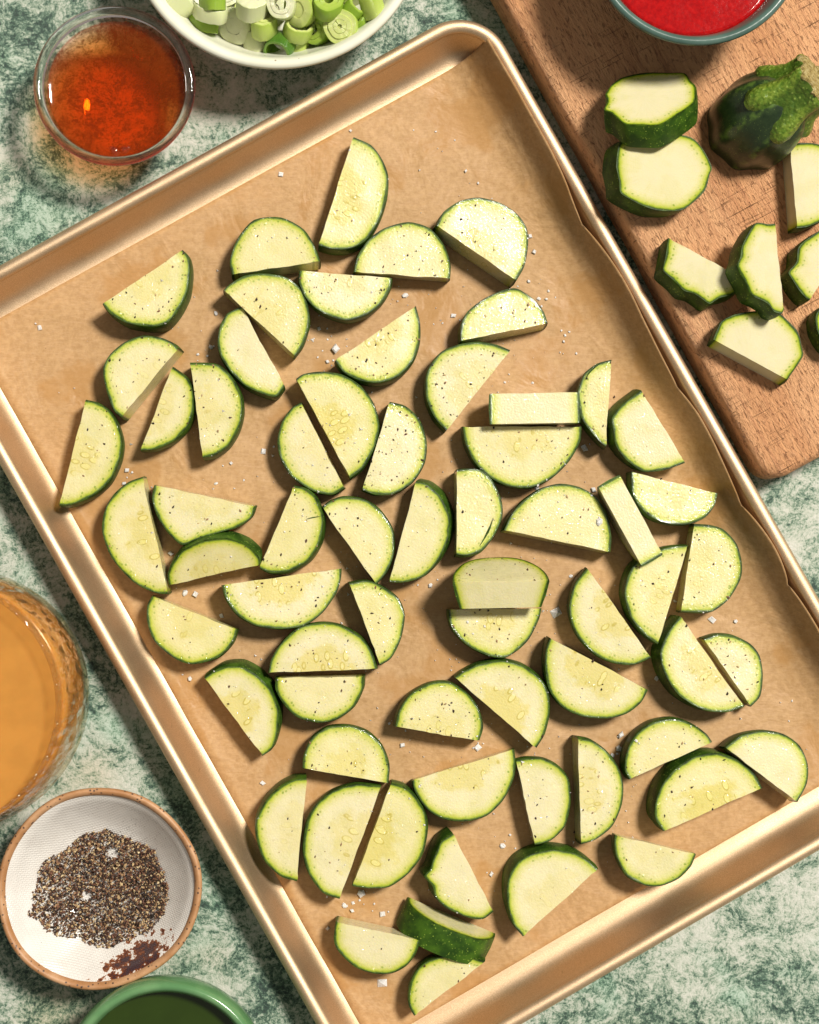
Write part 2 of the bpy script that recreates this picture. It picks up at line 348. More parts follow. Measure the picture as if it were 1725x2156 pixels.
def m_dimple_glass():
    m, nt, b = new_mat('dimpled_glass')
    t = mapped(nt, nd(nt, 'ShaderNodeTexCoord').outputs['Object'], (210, 210, 70))
    vo = nd(nt, 'ShaderNodeTexVoronoi', {'Vector': t, 'Scale': 1.0}, feature='SMOOTH_F1').outputs['Distance']
    n = bump(nt, math_n(nt, 'ADD', vo, math_n(nt, 'MULTIPLY', noise_n(nt, t, 0.7, 3.0), 0.8)), 1.0, 0.0035)
    thin_clear(nt, b, (0.98, 0.96, 0.92), (0.94, 0.86, 0.70), 1.5, n)
    return m
def m_liquid(name, color, density, ior=1.36):
    m, nt, b = new_mat(name)
    thin_clear(nt, b, (1, 1, 1), (1, 1, 1), ior)
    mo = nt.nodes['Material Output']
    sh = mo.inputs['Surface'].links[0].from_socket
    df = nd(nt, 'ShaderNodeBsdfDiffuse', {0: (0.90, 0.14, 0.004, 1)})
    mx = nd(nt, 'ShaderNodeMixShader', {0: 0.09, 1: sh, 2: df.outputs[0]})
    nt.links.new(mx.outputs[0], mo.inputs['Surface'])
    va = nd(nt, 'ShaderNodeVolumeAbsorption', {'Color': (*color, 1), 'Density': density})
    nt.links.new(va.outputs[0], mo.inputs['Volume'])
    return m

def m_plain(name, c, rough=0.3, sss=0.0, **kw):
    m, nt, b = new_mat(name); co = objco(nt)
    g = noise_n(nt, co, 90.0, 4.0)
    cc = mixc(nt, smooth(nt, g, 0.3, 0.7), c, tuple(min(1, x * 1.12) for x in c))
    setp(nt, b, Base_Color=cc, Roughness=rough, Subsurface_Weight=sss, Subsurface_Scale=0.004, **kw)
    return m

def m_sauce():
    m, nt, b = new_mat('tomato_sauce'); co = objco(nt)
    g = noise_n(nt, co, 420.0, 5.0, 0.7); vo = nd(nt, 'ShaderNodeTexVoronoi', {'Vector': co, 'Scale': 500.0}).outputs['Distance']
    wv = noise_n(nt, mapped(nt, co, (40, 160, 40), (0, 0, 0.3)), 1.0, 3.0, 0.5, 0.8)
    c = mixc(nt, smooth(nt, g, 0.3, 0.75), (0.27, 0.0015, 0.003), (0.42, 0.005, 0.005))
    h = math_n(nt, 'ADD', math_n(nt, 'MULTIPLY', g, 0.5), math_n(nt, 'MULTIPLY', wv, 0.5))
    h = math_n(nt, 'SUBTRACT', h, math_n(nt, 'MULTIPLY', vo, 0.35))
    setp(nt, b, Base_Color=c, Roughness=0.09, Subsurface_Weight=0.1, Subsurface_Radius=(1, 0.1, 0.05), Subsurface_Scale=0.003, Specular_IOR_Level=0.30, Normal=bump(nt, h, 0.13, 0.0005))
    return m

def m_scallion(name, pale, green, streak):
    m, nt, b = new_mat(name)
    g = attr(nt, 'leaf'); ang = attr(nt, 'ang')
    t = noise_n(nt, nd(nt, 'ShaderNodeCombineXYZ', {0: math_n(nt, 'MULTIPLY', ang, 34.0)}).outputs[0], 1.0, 3.0, 0.6)
    f = math_n(nt, 'ADD', g, math_n(nt, 'MULTIPLY', math_n(nt, 'SUBTRACT', t, 0.5), streak), None, True)
    c = mixc(nt, f, pale, green)
    setp(nt, b, Base_Color=c, Roughness=0.22, Subsurface_Weight=0.25, Subsurface_Radius=(0.5, 0.7, 0.2), Subsurface_Scale=0.003, Normal=bump(nt, t, 0.45, 0.0006))
    return m

M = dict(counter=m_counter(), gold=m_gold(), paper=m_paper(), flesh=m_flesh(True), flesh_dry=m_flesh(False), rind=m_rind(), dark_rind=m_dark_rind(),
         stem=m_stem(), stem_cut=m_stem_cut(), wood=m_wood(), pbowl=m_pepper_bowl(), clay=m_clay(), grain=m_grain(), salt=m_salt(),
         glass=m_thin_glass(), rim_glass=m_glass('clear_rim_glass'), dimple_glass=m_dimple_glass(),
         amber=m_liquid('amber_liquid', (0.985, 0.60, 0.0), 128.0), cider=m_plain('cloudy_cider', (0.48, 0.212, 0.040), 0.10, 0.2),
         cream=m_glaze('cream_glaze', (0.70, 0.70, 0.56), 0.14, 0.8, (0.74, 0.74, 0.62)),
         sage=m_glaze('dark_green_glaze', (0.055, 0.105, 0.085), 0.25, 0.0, (0.085, 0.145, 0.12)),
         green=m_glaze('leaf_green_glaze', (0.09, 0.215, 0.085), 0.16, 0.3, (0.14, 0.28, 0.12)),
         oil=m_plain('dark_green_oil', (0.020, 0.038, 0.004), 0.05), sauce=m_sauce(),
         sc_white=m_scallion('scallion_white', (0.68, 0.68, 0.47), (0.56, 0.61, 0.30), 0.8),
         sc_pale=m_scallion('scallion_pale', (0.60, 0.64, 0.26), (0.34, 0.46, 0.055), 0.9),
         sc_green=m_scallion('scallion_green', (0.40, 0.52, 0.09), (0.19, 0.33, 0.018), 0.9),
         sc_dark=m_scallion('scallion_dark', (0.20, 0.35, 0.04), (0.035, 0.12, 0.010), 1.1))

# ------------------------------------------------------------------ object helpers
def tag(o, label=None, cat=None, group=None, kind=None):
    for k, v in (('label', label), ('category', cat), ('group', group), ('kind', kind)):
        if v: o[k] = v
    return o
def thing(name, label, cat, loc, group=None):
    o = bpy.data.objects.new(name, None); col.objects.link(o); o.location = loc; o.empty_display_size = 0.01
    return tag(o, label, cat, group)
def mesh_obj(name, verts, faces, mat, parent=None, smooth_=True, sharp=None, attrs=None, fix=True, origin=None):
    org = origin if origin is not None else (parent.location if parent else Vector((0, 0, 0)))
    if parent is not None and parent.parent is not None: org = parent.parent.location
    me = bpy.data.meshes.new(name)
    me.from_pydata([tuple(Vector(v) - org) for v in verts], [], faces)
    for k, (typ, data) in (attrs or {}).items():
        a = me.attributes.new(k, typ, 'POINT')
        if typ == 'FLOAT': a.data.foreach_set('value', data)
        else: a.data.foreach_set('vector', [c for v in data for c in v])
    if fix:
        bm = bmesh.new(); bm.from_mesh(me); bmesh.ops.recalc_face_normals(bm, faces=bm.faces); bm.to_mesh(me); bm.free()
    if smooth_:
        me.shade_smooth()
        if sharp: me.set_sharp_from_angle(angle=rad(sharp))
    me.materials.append(mat)
    o = bpy.data.objects.new(name, me); col.objects.link(o)
    if parent is not None: o.parent = parent
    elif origin is not None: o.location = origin
    return o

def lathe(profile, c, seg=96, wob=None):
    """closed profile [(r, z)...] turned about the vertical through c; r = 0 points become poles"""
    vs, fs, rows = [], [], []
    for r, z in profile:
        if r <= 1e-7:
            rows.append([len(vs)]); vs.append(Vector((c.x, c.y, c.z + z)))
        else:
            row = []
            for i in range(seg):
                a = 2 * math.pi * i / seg
                k = wob(a, z) if wob else 1.0
                row.append(len(vs)); vs.append(Vector((c.x + r * k * math.cos(a), c.y + r * k * math.sin(a), c.z + z)))
            rows.append(row)
    for ra, rb in zip(rows, rows[1:]):
        if len(ra) == 1 and len(rb) == 1: continue
        for i in range(seg):
            j = (i + 1) % seg
            if len(ra) == 1: fs.append((ra[0], rb[i], rb[j]))
            elif len(rb) == 1: fs.append((ra[i], ra[j], rb[0]))
            else: fs.append((ra[i], ra[j], rb[j], rb[i]))
    return vs, fs

def spline(P, per=5, ten=0.40):
    out = []
    n = len(P)
    for i in range(n - 1):
        p0 = P[i - 1] if i > 0 else P[i] * 2 - P[i + 1]
        p1, p2 = P[i], P[i + 1]
        p3 = P[i + 2] if i + 2 < n else P[i + 1] * 2 - P[i]
        for k in range(per):
            t = k / per
            m1, m2 = (p2 - p0) * ten, (p3 - p1) * ten
            out.append(p1 * (2 * t ** 3 - 3 * t * t + 1) + m1 * (t ** 3 - 2 * t * t + t) + p2 * (3 * t * t - 2 * t ** 3) + m2 * (t ** 3 - t * t))
    out.append(P[-1])
    return out

# ------------------------------------------------------------------ the stone counter
cz = 0.0
g = [(-1.2, -1.2), (1.2, -1.2), (1.2, 1.2), (-1.2, 1.2)]
vs_ = [(x, y, z) for z in (0.0, -0.03) for x, y in g]
o = mesh_obj('countertop', vs_, [(0, 1, 2, 3), (7, 6, 5, 4), (0, 4, 5, 1), (1, 5, 6, 2), (2, 6, 7, 3), (3, 7, 4, 0)], M['counter'], None, False)
tag(o, 'mottled green and white stone countertop', None, None, 'structure')

# ------------------------------------------------------------------ rounded-rectangle loops
def rrect(x0, x1, y0, y1, r, inset, seg=10):
    r2 = max(r - inset, 0.0015)
    pts = []
    for cx, cy_, a0 in ((x1 - r, y1 - r, 0), (x0 + r, y1 - r, 90), (x0 + r, y0 + r, 180), (x1 - r, y0 + r, 270)):
        for i in range(seg + 1):
            a = rad(a0 + 90 * i / seg)
            ex = cx + math.copysign(max(inset - (r - r2), 0), -math.cos(rad(a0 + 45)))
            ey = cy_ + math.copysign(max(inset - (r - r2), 0), -math.sin(rad(a0 + 45)))
            pts.append(Vector((ex + r2 * math.cos(a), ey + r2 * math.sin(a), 0)))
    return pts
def densify(loop, step):
    out = []
    for a, b in zip(loop, loop[1:] + loop[:1]):
        k = max(1, int((b - a).length / step))
        out += [a.lerp(b, i / k) for i in range(k)]
    return out
def loft(loops, cap_first=True, cap_last=True, closed=False):
    vs, fs = [], []
    n = len(loops[0])
    for l in loops: vs += l
    rng = range(len(loops) if closed else len(loops) - 1)
    for j in rng:
        a, b = j * n, ((j + 1) % len(loops)) * n
        for i in range(n):
            k = (i + 1) % n
            fs.append((a + i, a + k, b + k, b + i))
    if not closed:
        if cap_first: fs.append(tuple(range(n))[::-1])
        if cap_last: fs.append(tuple(range((len(loops) - 1) * n, len(loops) * n)))
    return vs, fs

# ------------------------------------------------------------------ the baking sheet
PW, PL = 0.330, 0.4653
PM = Matrix.Translation((0.00642, -0.02097, 0)) @ Matrix.Rotation(rad(29.485), 4, 'Z')
PMI = PM.inverted()
pan = thing('baking_sheet', 'champagne gold rimmed baking sheet lined with brown parchment', 'baking sheet', PM.translation.copy())
def pan_loop(inset, z):
    return [PM @ (p + Vector((0, 0, z))) for p in rrect(-PW / 2, PW / 2, -PL / 2, PL / 2, 0.027, inset, 14)]
inner = [(0.0052, 0.0235), (0.0068, 0.0215), (0.0084, 0.0165), (0.0100, 0.0115), (0.0116, 0.0072), (0.0135, 0.0045), (0.0160, 0.0028), (0.0190, 0.0019), (0.0225, 0.0015)]
outer = [(0.0225, 0.0004), (0.0190, 0.0004), (0.0152, 0.0012), (0.0124, 0.0032), (0.0103, 0.0065), (0.0088, 0.0110), (0.0072, 0.0160), (0.0056, 0.0205), (0.0046, 0.0225)]
loops = [pan_loop(d, z) for d, z in outer[::-1]]
v1, f1 = loft([pan_loop(d, z) for d, z in inner[::-1]] , True, False)
n1 = len(v1); nL = len(pan_loop(0, 0))
v2, f2 = loft([pan_loop(d, z) for d, z in outer], True, False)
faces = f1 + [tuple(i + n1 for i in f) for f in f2]
top_i, top_o = (len(inner) - 1) * nL, n1 + (len(outer) - 1) * nL
faces += [(top_i + i, top_i + (i + 1) % nL, top_o + (i + 1) % nL, top_o + i) for i in range(nL)]
mesh_obj('pan_body', v1 + v2, faces, M['gold'], pan, True, 50)
tube = []
for k in range(14):
    a = 2 * math.pi * k / 14
    tube.append(pan_loop(0.0036 + 0.0036 * math.cos(a), 0.0212 + 0.0035 * math.sin(a)))
v, f = loft(tube, closed=True)
mesh_obj('rolled_rim', v, f, M['gold'], pan, True)

# ------------------------------------------------------------------ parchment sheet, climbing the long wall beside the board
FLOOR = 0.0022
cross = [(0.165 - 0.034, 0.0), (0.165 - 0.026, 0.0012), (0.165 - 0.0195, 0.0042), (0.165 - 0.0145, 0.0088), (0.165 - 0.0112, 0.0140), (0.165 - 0.0087, 0.0195), (0.165 - 0.0062, 0.0236)]
def cross_at(t):                    # t 0..1 along the climbing part
    k = t * (len(cross) - 1); i = min(int(k), len(cross) - 2); f = k - i
    return (cross[i][0] + (cross[i + 1][0] - cross[i][0]) * f, cross[i][1] + (cross[i + 1][1] - cross[i][1]) * f)
xl = -0.165 + 0.0172
yb, yt = -PL / 2 + 0.0235, PL / 2 - 0.0195
def pan_z(d):
    P_ = inner[::-1]
    if d >= P_[0][0]: return P_[0][1]
    for (d0, z0), (d1, z1) in zip(P_, P_[1:]):
        if d1 <= d <= d0: return z0 + (z1 - z0) * (d0 - d) / (d0 - d1)
    return P_[-1][1]
NX, NY, NC = 60, 170, 18
vs_, fs_ = [], []
for j in range(NY + 1):
    y = yb + (yt - yb) * j / NY
    tt = 1 - j / NY                 # 0 at the far short edge
    sc1 = noise.noise(Vector((tt * 9.0, 0.3, 0.0)))
    sc2 = abs(math.sin(tt * 21.0 + 1.1 * math.sin(tt * 8))) ** 0.7
    end = 0.985 if tt < 0.16 else 0.985 - min(1, (tt - 0.16) / 0.05) * (0.02 + 0.16 * (1 - sc2) + 0.07 * max(sc1, 0))
    for i in range(NX + NC + 1):
        if i <= NX:
            x = xl + (cross[0][0] - xl) * i / NX; z = 0.0
        else:
            x, z = cross_at(end * (i - NX) / NC)
            up = (i - NX) / NC
            x -= up * 0.0016 * (0.5 + 0.5 * math.sin(tt * 33.0)) * (0 if tt < 0.14 else 1)
        p = PM @ Vector((x, y, 0))
        zz = z + FLOOR - 0.0004 + 0.00022 * noise.noise(Vector((p.x * 28, p.y * 28, 1.0))) + 0.00012 * noise.noise(Vector((p.x * 90, p.y * 90, 4.0)))
        p.x += 0.0005 * noise.noise(Vector((p.y * 30, 2, 2)))
        dl = min(x + PW / 2, y + PL / 2, PL / 2 - y)
        p.z = max(zz, pan_z(dl) + 0.0005) if dl < 0.023 else zz
        vs_.append(p)
NR = NX + NC + 1
for j in range(NY):
    for i in range(NR - 1):
        a = j * NR + i
        fs_.append((a, a + 1, a + 1 + NR, a + NR))
o = mesh_obj('parchment_paper', vs_, fs_, M['paper'], None, True, fix=False, origin=PM.translation.copy())
so = o.modifiers.new('thickness', 'SOLIDIFY'); so.thickness = 0.00018; so.offset = -1
tag(o, 'brown parchment sheet lining the baking sheet, curling up its long wall', 'parchment paper')

# ------------------------------------------------------------------ zucchini slices
SLICES = []
def slice_core(label, O, n, thick, closed=False, shift=Vector((0, 0, 0)), grow=1.0, dry=False, seedy=0.5, tint=None, group=None, name='zucchini_slice', cat='zucchini slice', seed=0):
    """O: outline on the upper cut face (open for a half-moon: the gap is the straight cut)"""
    rnd = random.Random(seed)
    n = n.normalized()
    N_ = len(O)
    c = (O[0] + O[-1]) * 0.5 if not closed else sum(O, Vector((0, 0, 0))) / N_
    e1 = (O[-1] - O[0]).normalized() if not closed else (O[0] - c).normalized()
    e2 = n.cross(e1)
    TR = 0.0006
    low = [c + (p - c) * grow + shift - n * thick for p in O]
    clow = c + shift - n * thick
    zmin = min(p.z for p in low)
    base = Vector((c.x, c.y, zmin))
    root = thing(name, label, cat, base, group)
    rings = [1.0, 0.97, 0.92, 0.85, 0.74, 0.60, 0.45, 0.30, 0.15]
    sd = rnd.uniform(0, 100); tn = rnd.random() if tint is None else tint
    arcs = [0.0]
    for a, b in zip(O, O[1:]): arcs.append(arcs[-1] + (b - a).length * 1000)
    V, RIM, LOC = [], [], []
    def add(p, i, s, d, q, dv=0.0):
        V.append(p); RIM.append((arcs[i], d, s)); LOC.append((q.dot(e1) * 1000 + sd, q.dot(e2) * 1000 + sd * 0.7 + dv, sd)); return len(V) - 1
    def inset(p, cc): return cc + (p - cc) * (1 - TR * (1.0 + 0.9 * noise.noise(Vector((p.x * 210, p.y * 210, sd)))) / max((p - cc).length, 1e-6))
    top, bot = [], []
    for k, s in enumerate(rings):
        rt, rb = [], []
        for i in range(N_):
            pi = inset(O[i], c); q = (pi - c) * s
            dz = 0.00032 * noise.noise((c + q) * 95 + Vector((sd, 0, 0))) * (0.2 if k == 0 else 1)
            if not closed and i in (0, N_ - 1):
                q = q + e2 * (0.00026 * noise.noise((c + q) * 420 + Vector((0, sd, 0))) + 0.0005 * noise.noise((c + q) * 90 + Vector((0, sd, 3)))) * (0 if k == 0 else 1)
            rt.append(add(c + q + n * dz, i, s, (O[i] - c).length * 1000 * (1 - s) , q))
            pl = inset(low[i], clow)
            rb.append(add(clow + (pl - clow) * s, i, s, (O[i] - c).length * 1000 * (1 - s), q, -thick * 1000))
        top.append(rt); bot.append(rb)
    tc = add(c.copy(), 0, 0.0, (O[0] - c).length * 1000, Vector((0, 0, 0))); bc = add(clow.copy(), 0, 0.0, (O[0] - c).length * 1000, Vector((0, 0, 0)), -thick * 1000)
    F_ = []
    seg = range(N_ if closed else N_ - 1)
    for rows, cc in ((top, tc), (bot, bc)):
        for k in range(len(rings) - 1):
            for i in seg:
                j = (i + 1) % N_
                F_.append((rows[k][i], rows[k][j], rows[k + 1][j], rows[k + 1][i]))
        for i in seg: F_.append((rows[-1][i], rows[-1][(i + 1) % N_], cc))
    for i in seg: F_.append((top[0][i], top[0][(i + 1) % N_], bot[0][(i + 1) % N_], bot[0][i]))
    if not closed:
        line_t = [r[0] for r in top] + [tc] + [r[-1] for r in top[::-1]]
        line_b = [r[0] for r in bot] + [bc] + [r[-1] for r in bot[::-1]]
        for k in range(len(line_t) - 1): F_.append((line_t[k], line_t[k + 1], line_b[k + 1], line_b[k]))
    mesh_obj('flesh', V, F_, M['flesh_dry' if dry else 'flesh'], root, True, 38,
             attrs={'rim': ('FLOAT_VECTOR', RIM), 'loc': ('FLOAT_VECTOR', LOC), 'seedy': ('FLOAT', [seedy] * len(V)), 'tint': ('FLOAT', [tn] * len(V))})
    RV, RE, RF = [], [], []
    NP = 6
    for i in range(N_):
        p, l = O[i], low[i]
        o1 = (p - c).normalized()
        pr = [(inset(p, c), 1.0), (p - o1 * 0.00022, 0.8), (p.lerp(l, 0.05) + o1 * 0.00003, 0.15), (p.lerp(l, 0.5) + o1 * 0.0004, 0.0), (l, 0.1), (inset(l, clow), 1.0)]
        for q, e in pr: RV.append(q); RE.append(e)
    for i in seg:
        j = (i + 1) % N_
        for k in range(NP): RF.append((i * NP + k, i * NP + (k + 1) % NP, j * NP + (k + 1) % NP, j * NP + k))
    if not closed:
        RF.append(tuple(range(NP))); RF.append(tuple(range((N_ - 1) * NP, N_ * NP))[::-1])
    mesh_obj('rind', RV, RF, M['rind'], root, True, 60, attrs={'edge': ('FLOAT', RE)})
    SLICES.append((root, c, O, n, label))
    return root

def flat_slice(label, A, B, arc, thick=0.0148, tilt=(0, 0), shift=(0, 0), floor=FLOOR, closed=False, group='zucchini half-moons spread on the tray', seed=0, per=4, **kw):
    """tilt: degrees the face leans towards image right / image up; shift: how far the lower face is offset, in photo units"""
    n = Vector((math.tan(rad(tilt[0])), math.tan(rad(tilt[1])), 1)).normalized()
    px = ([B] + list(arc) + [A]) if not closed else list(arc)
    mx = sum(p[0] for p in px) / len(px); my = sum(p[1] for p in px) / len(px)
    z0 = floor + thick
    for _ in range(5):
        p0 = pt(mx, my, z0)
        P = [on_plane(x, y, p0, n) for x, y in px]
        s = mper(z0)
        sh = Vector((shift[0] * s, -shift[1] * s, 0)); sh -= n * sh.dot(n)
        zmin = min((p + sh - n * thick).z for p in P)
        z0 += floor - zmin
    if closed:
        O = spline(P + [P[0]], per)[:-1]
    else:
        O = spline(P, per)
    return slice_core(label, O, n, thick, closed, sh, seed=seed, group=group, **kw)

def framed_slice(label, A, B, zc, depth, n, d, thick, seed=0, floor=FLOOR, power=0.9, group='zucchini half-moons spread on the tray', **kw):
    """a half-moon standing or leaning: A, B = ends of its straight cut at height zc, d = way from the cut to the round side, n = face normal"""
    for _ in range(4):
        a, b = pt(*A, zc), pt(*B, zc)
        e = (b - a); h = e.length / 2; e.normalize(); m = (a + b) / 2
        nn = (n - e * n.dot(e)).normalized(); dd = nn.cross(e)
        if dd.dot(d) < 0: dd = -dd
        O = []
        for k in range(29):
            th = math.pi * k / 28
            O.append(m + e * (h * math.cos(th)) + dd * (depth * math.sin(th) ** power) * (1 + 0.02 * math.sin(5 * th + seed)))
        zmin = min(min(p.z, (p - nn * thick).z) for p in O)
        zc += floor - zmin
    return slice_core(label, O, nn, thick, False, seed=seed, group=group, **kw)

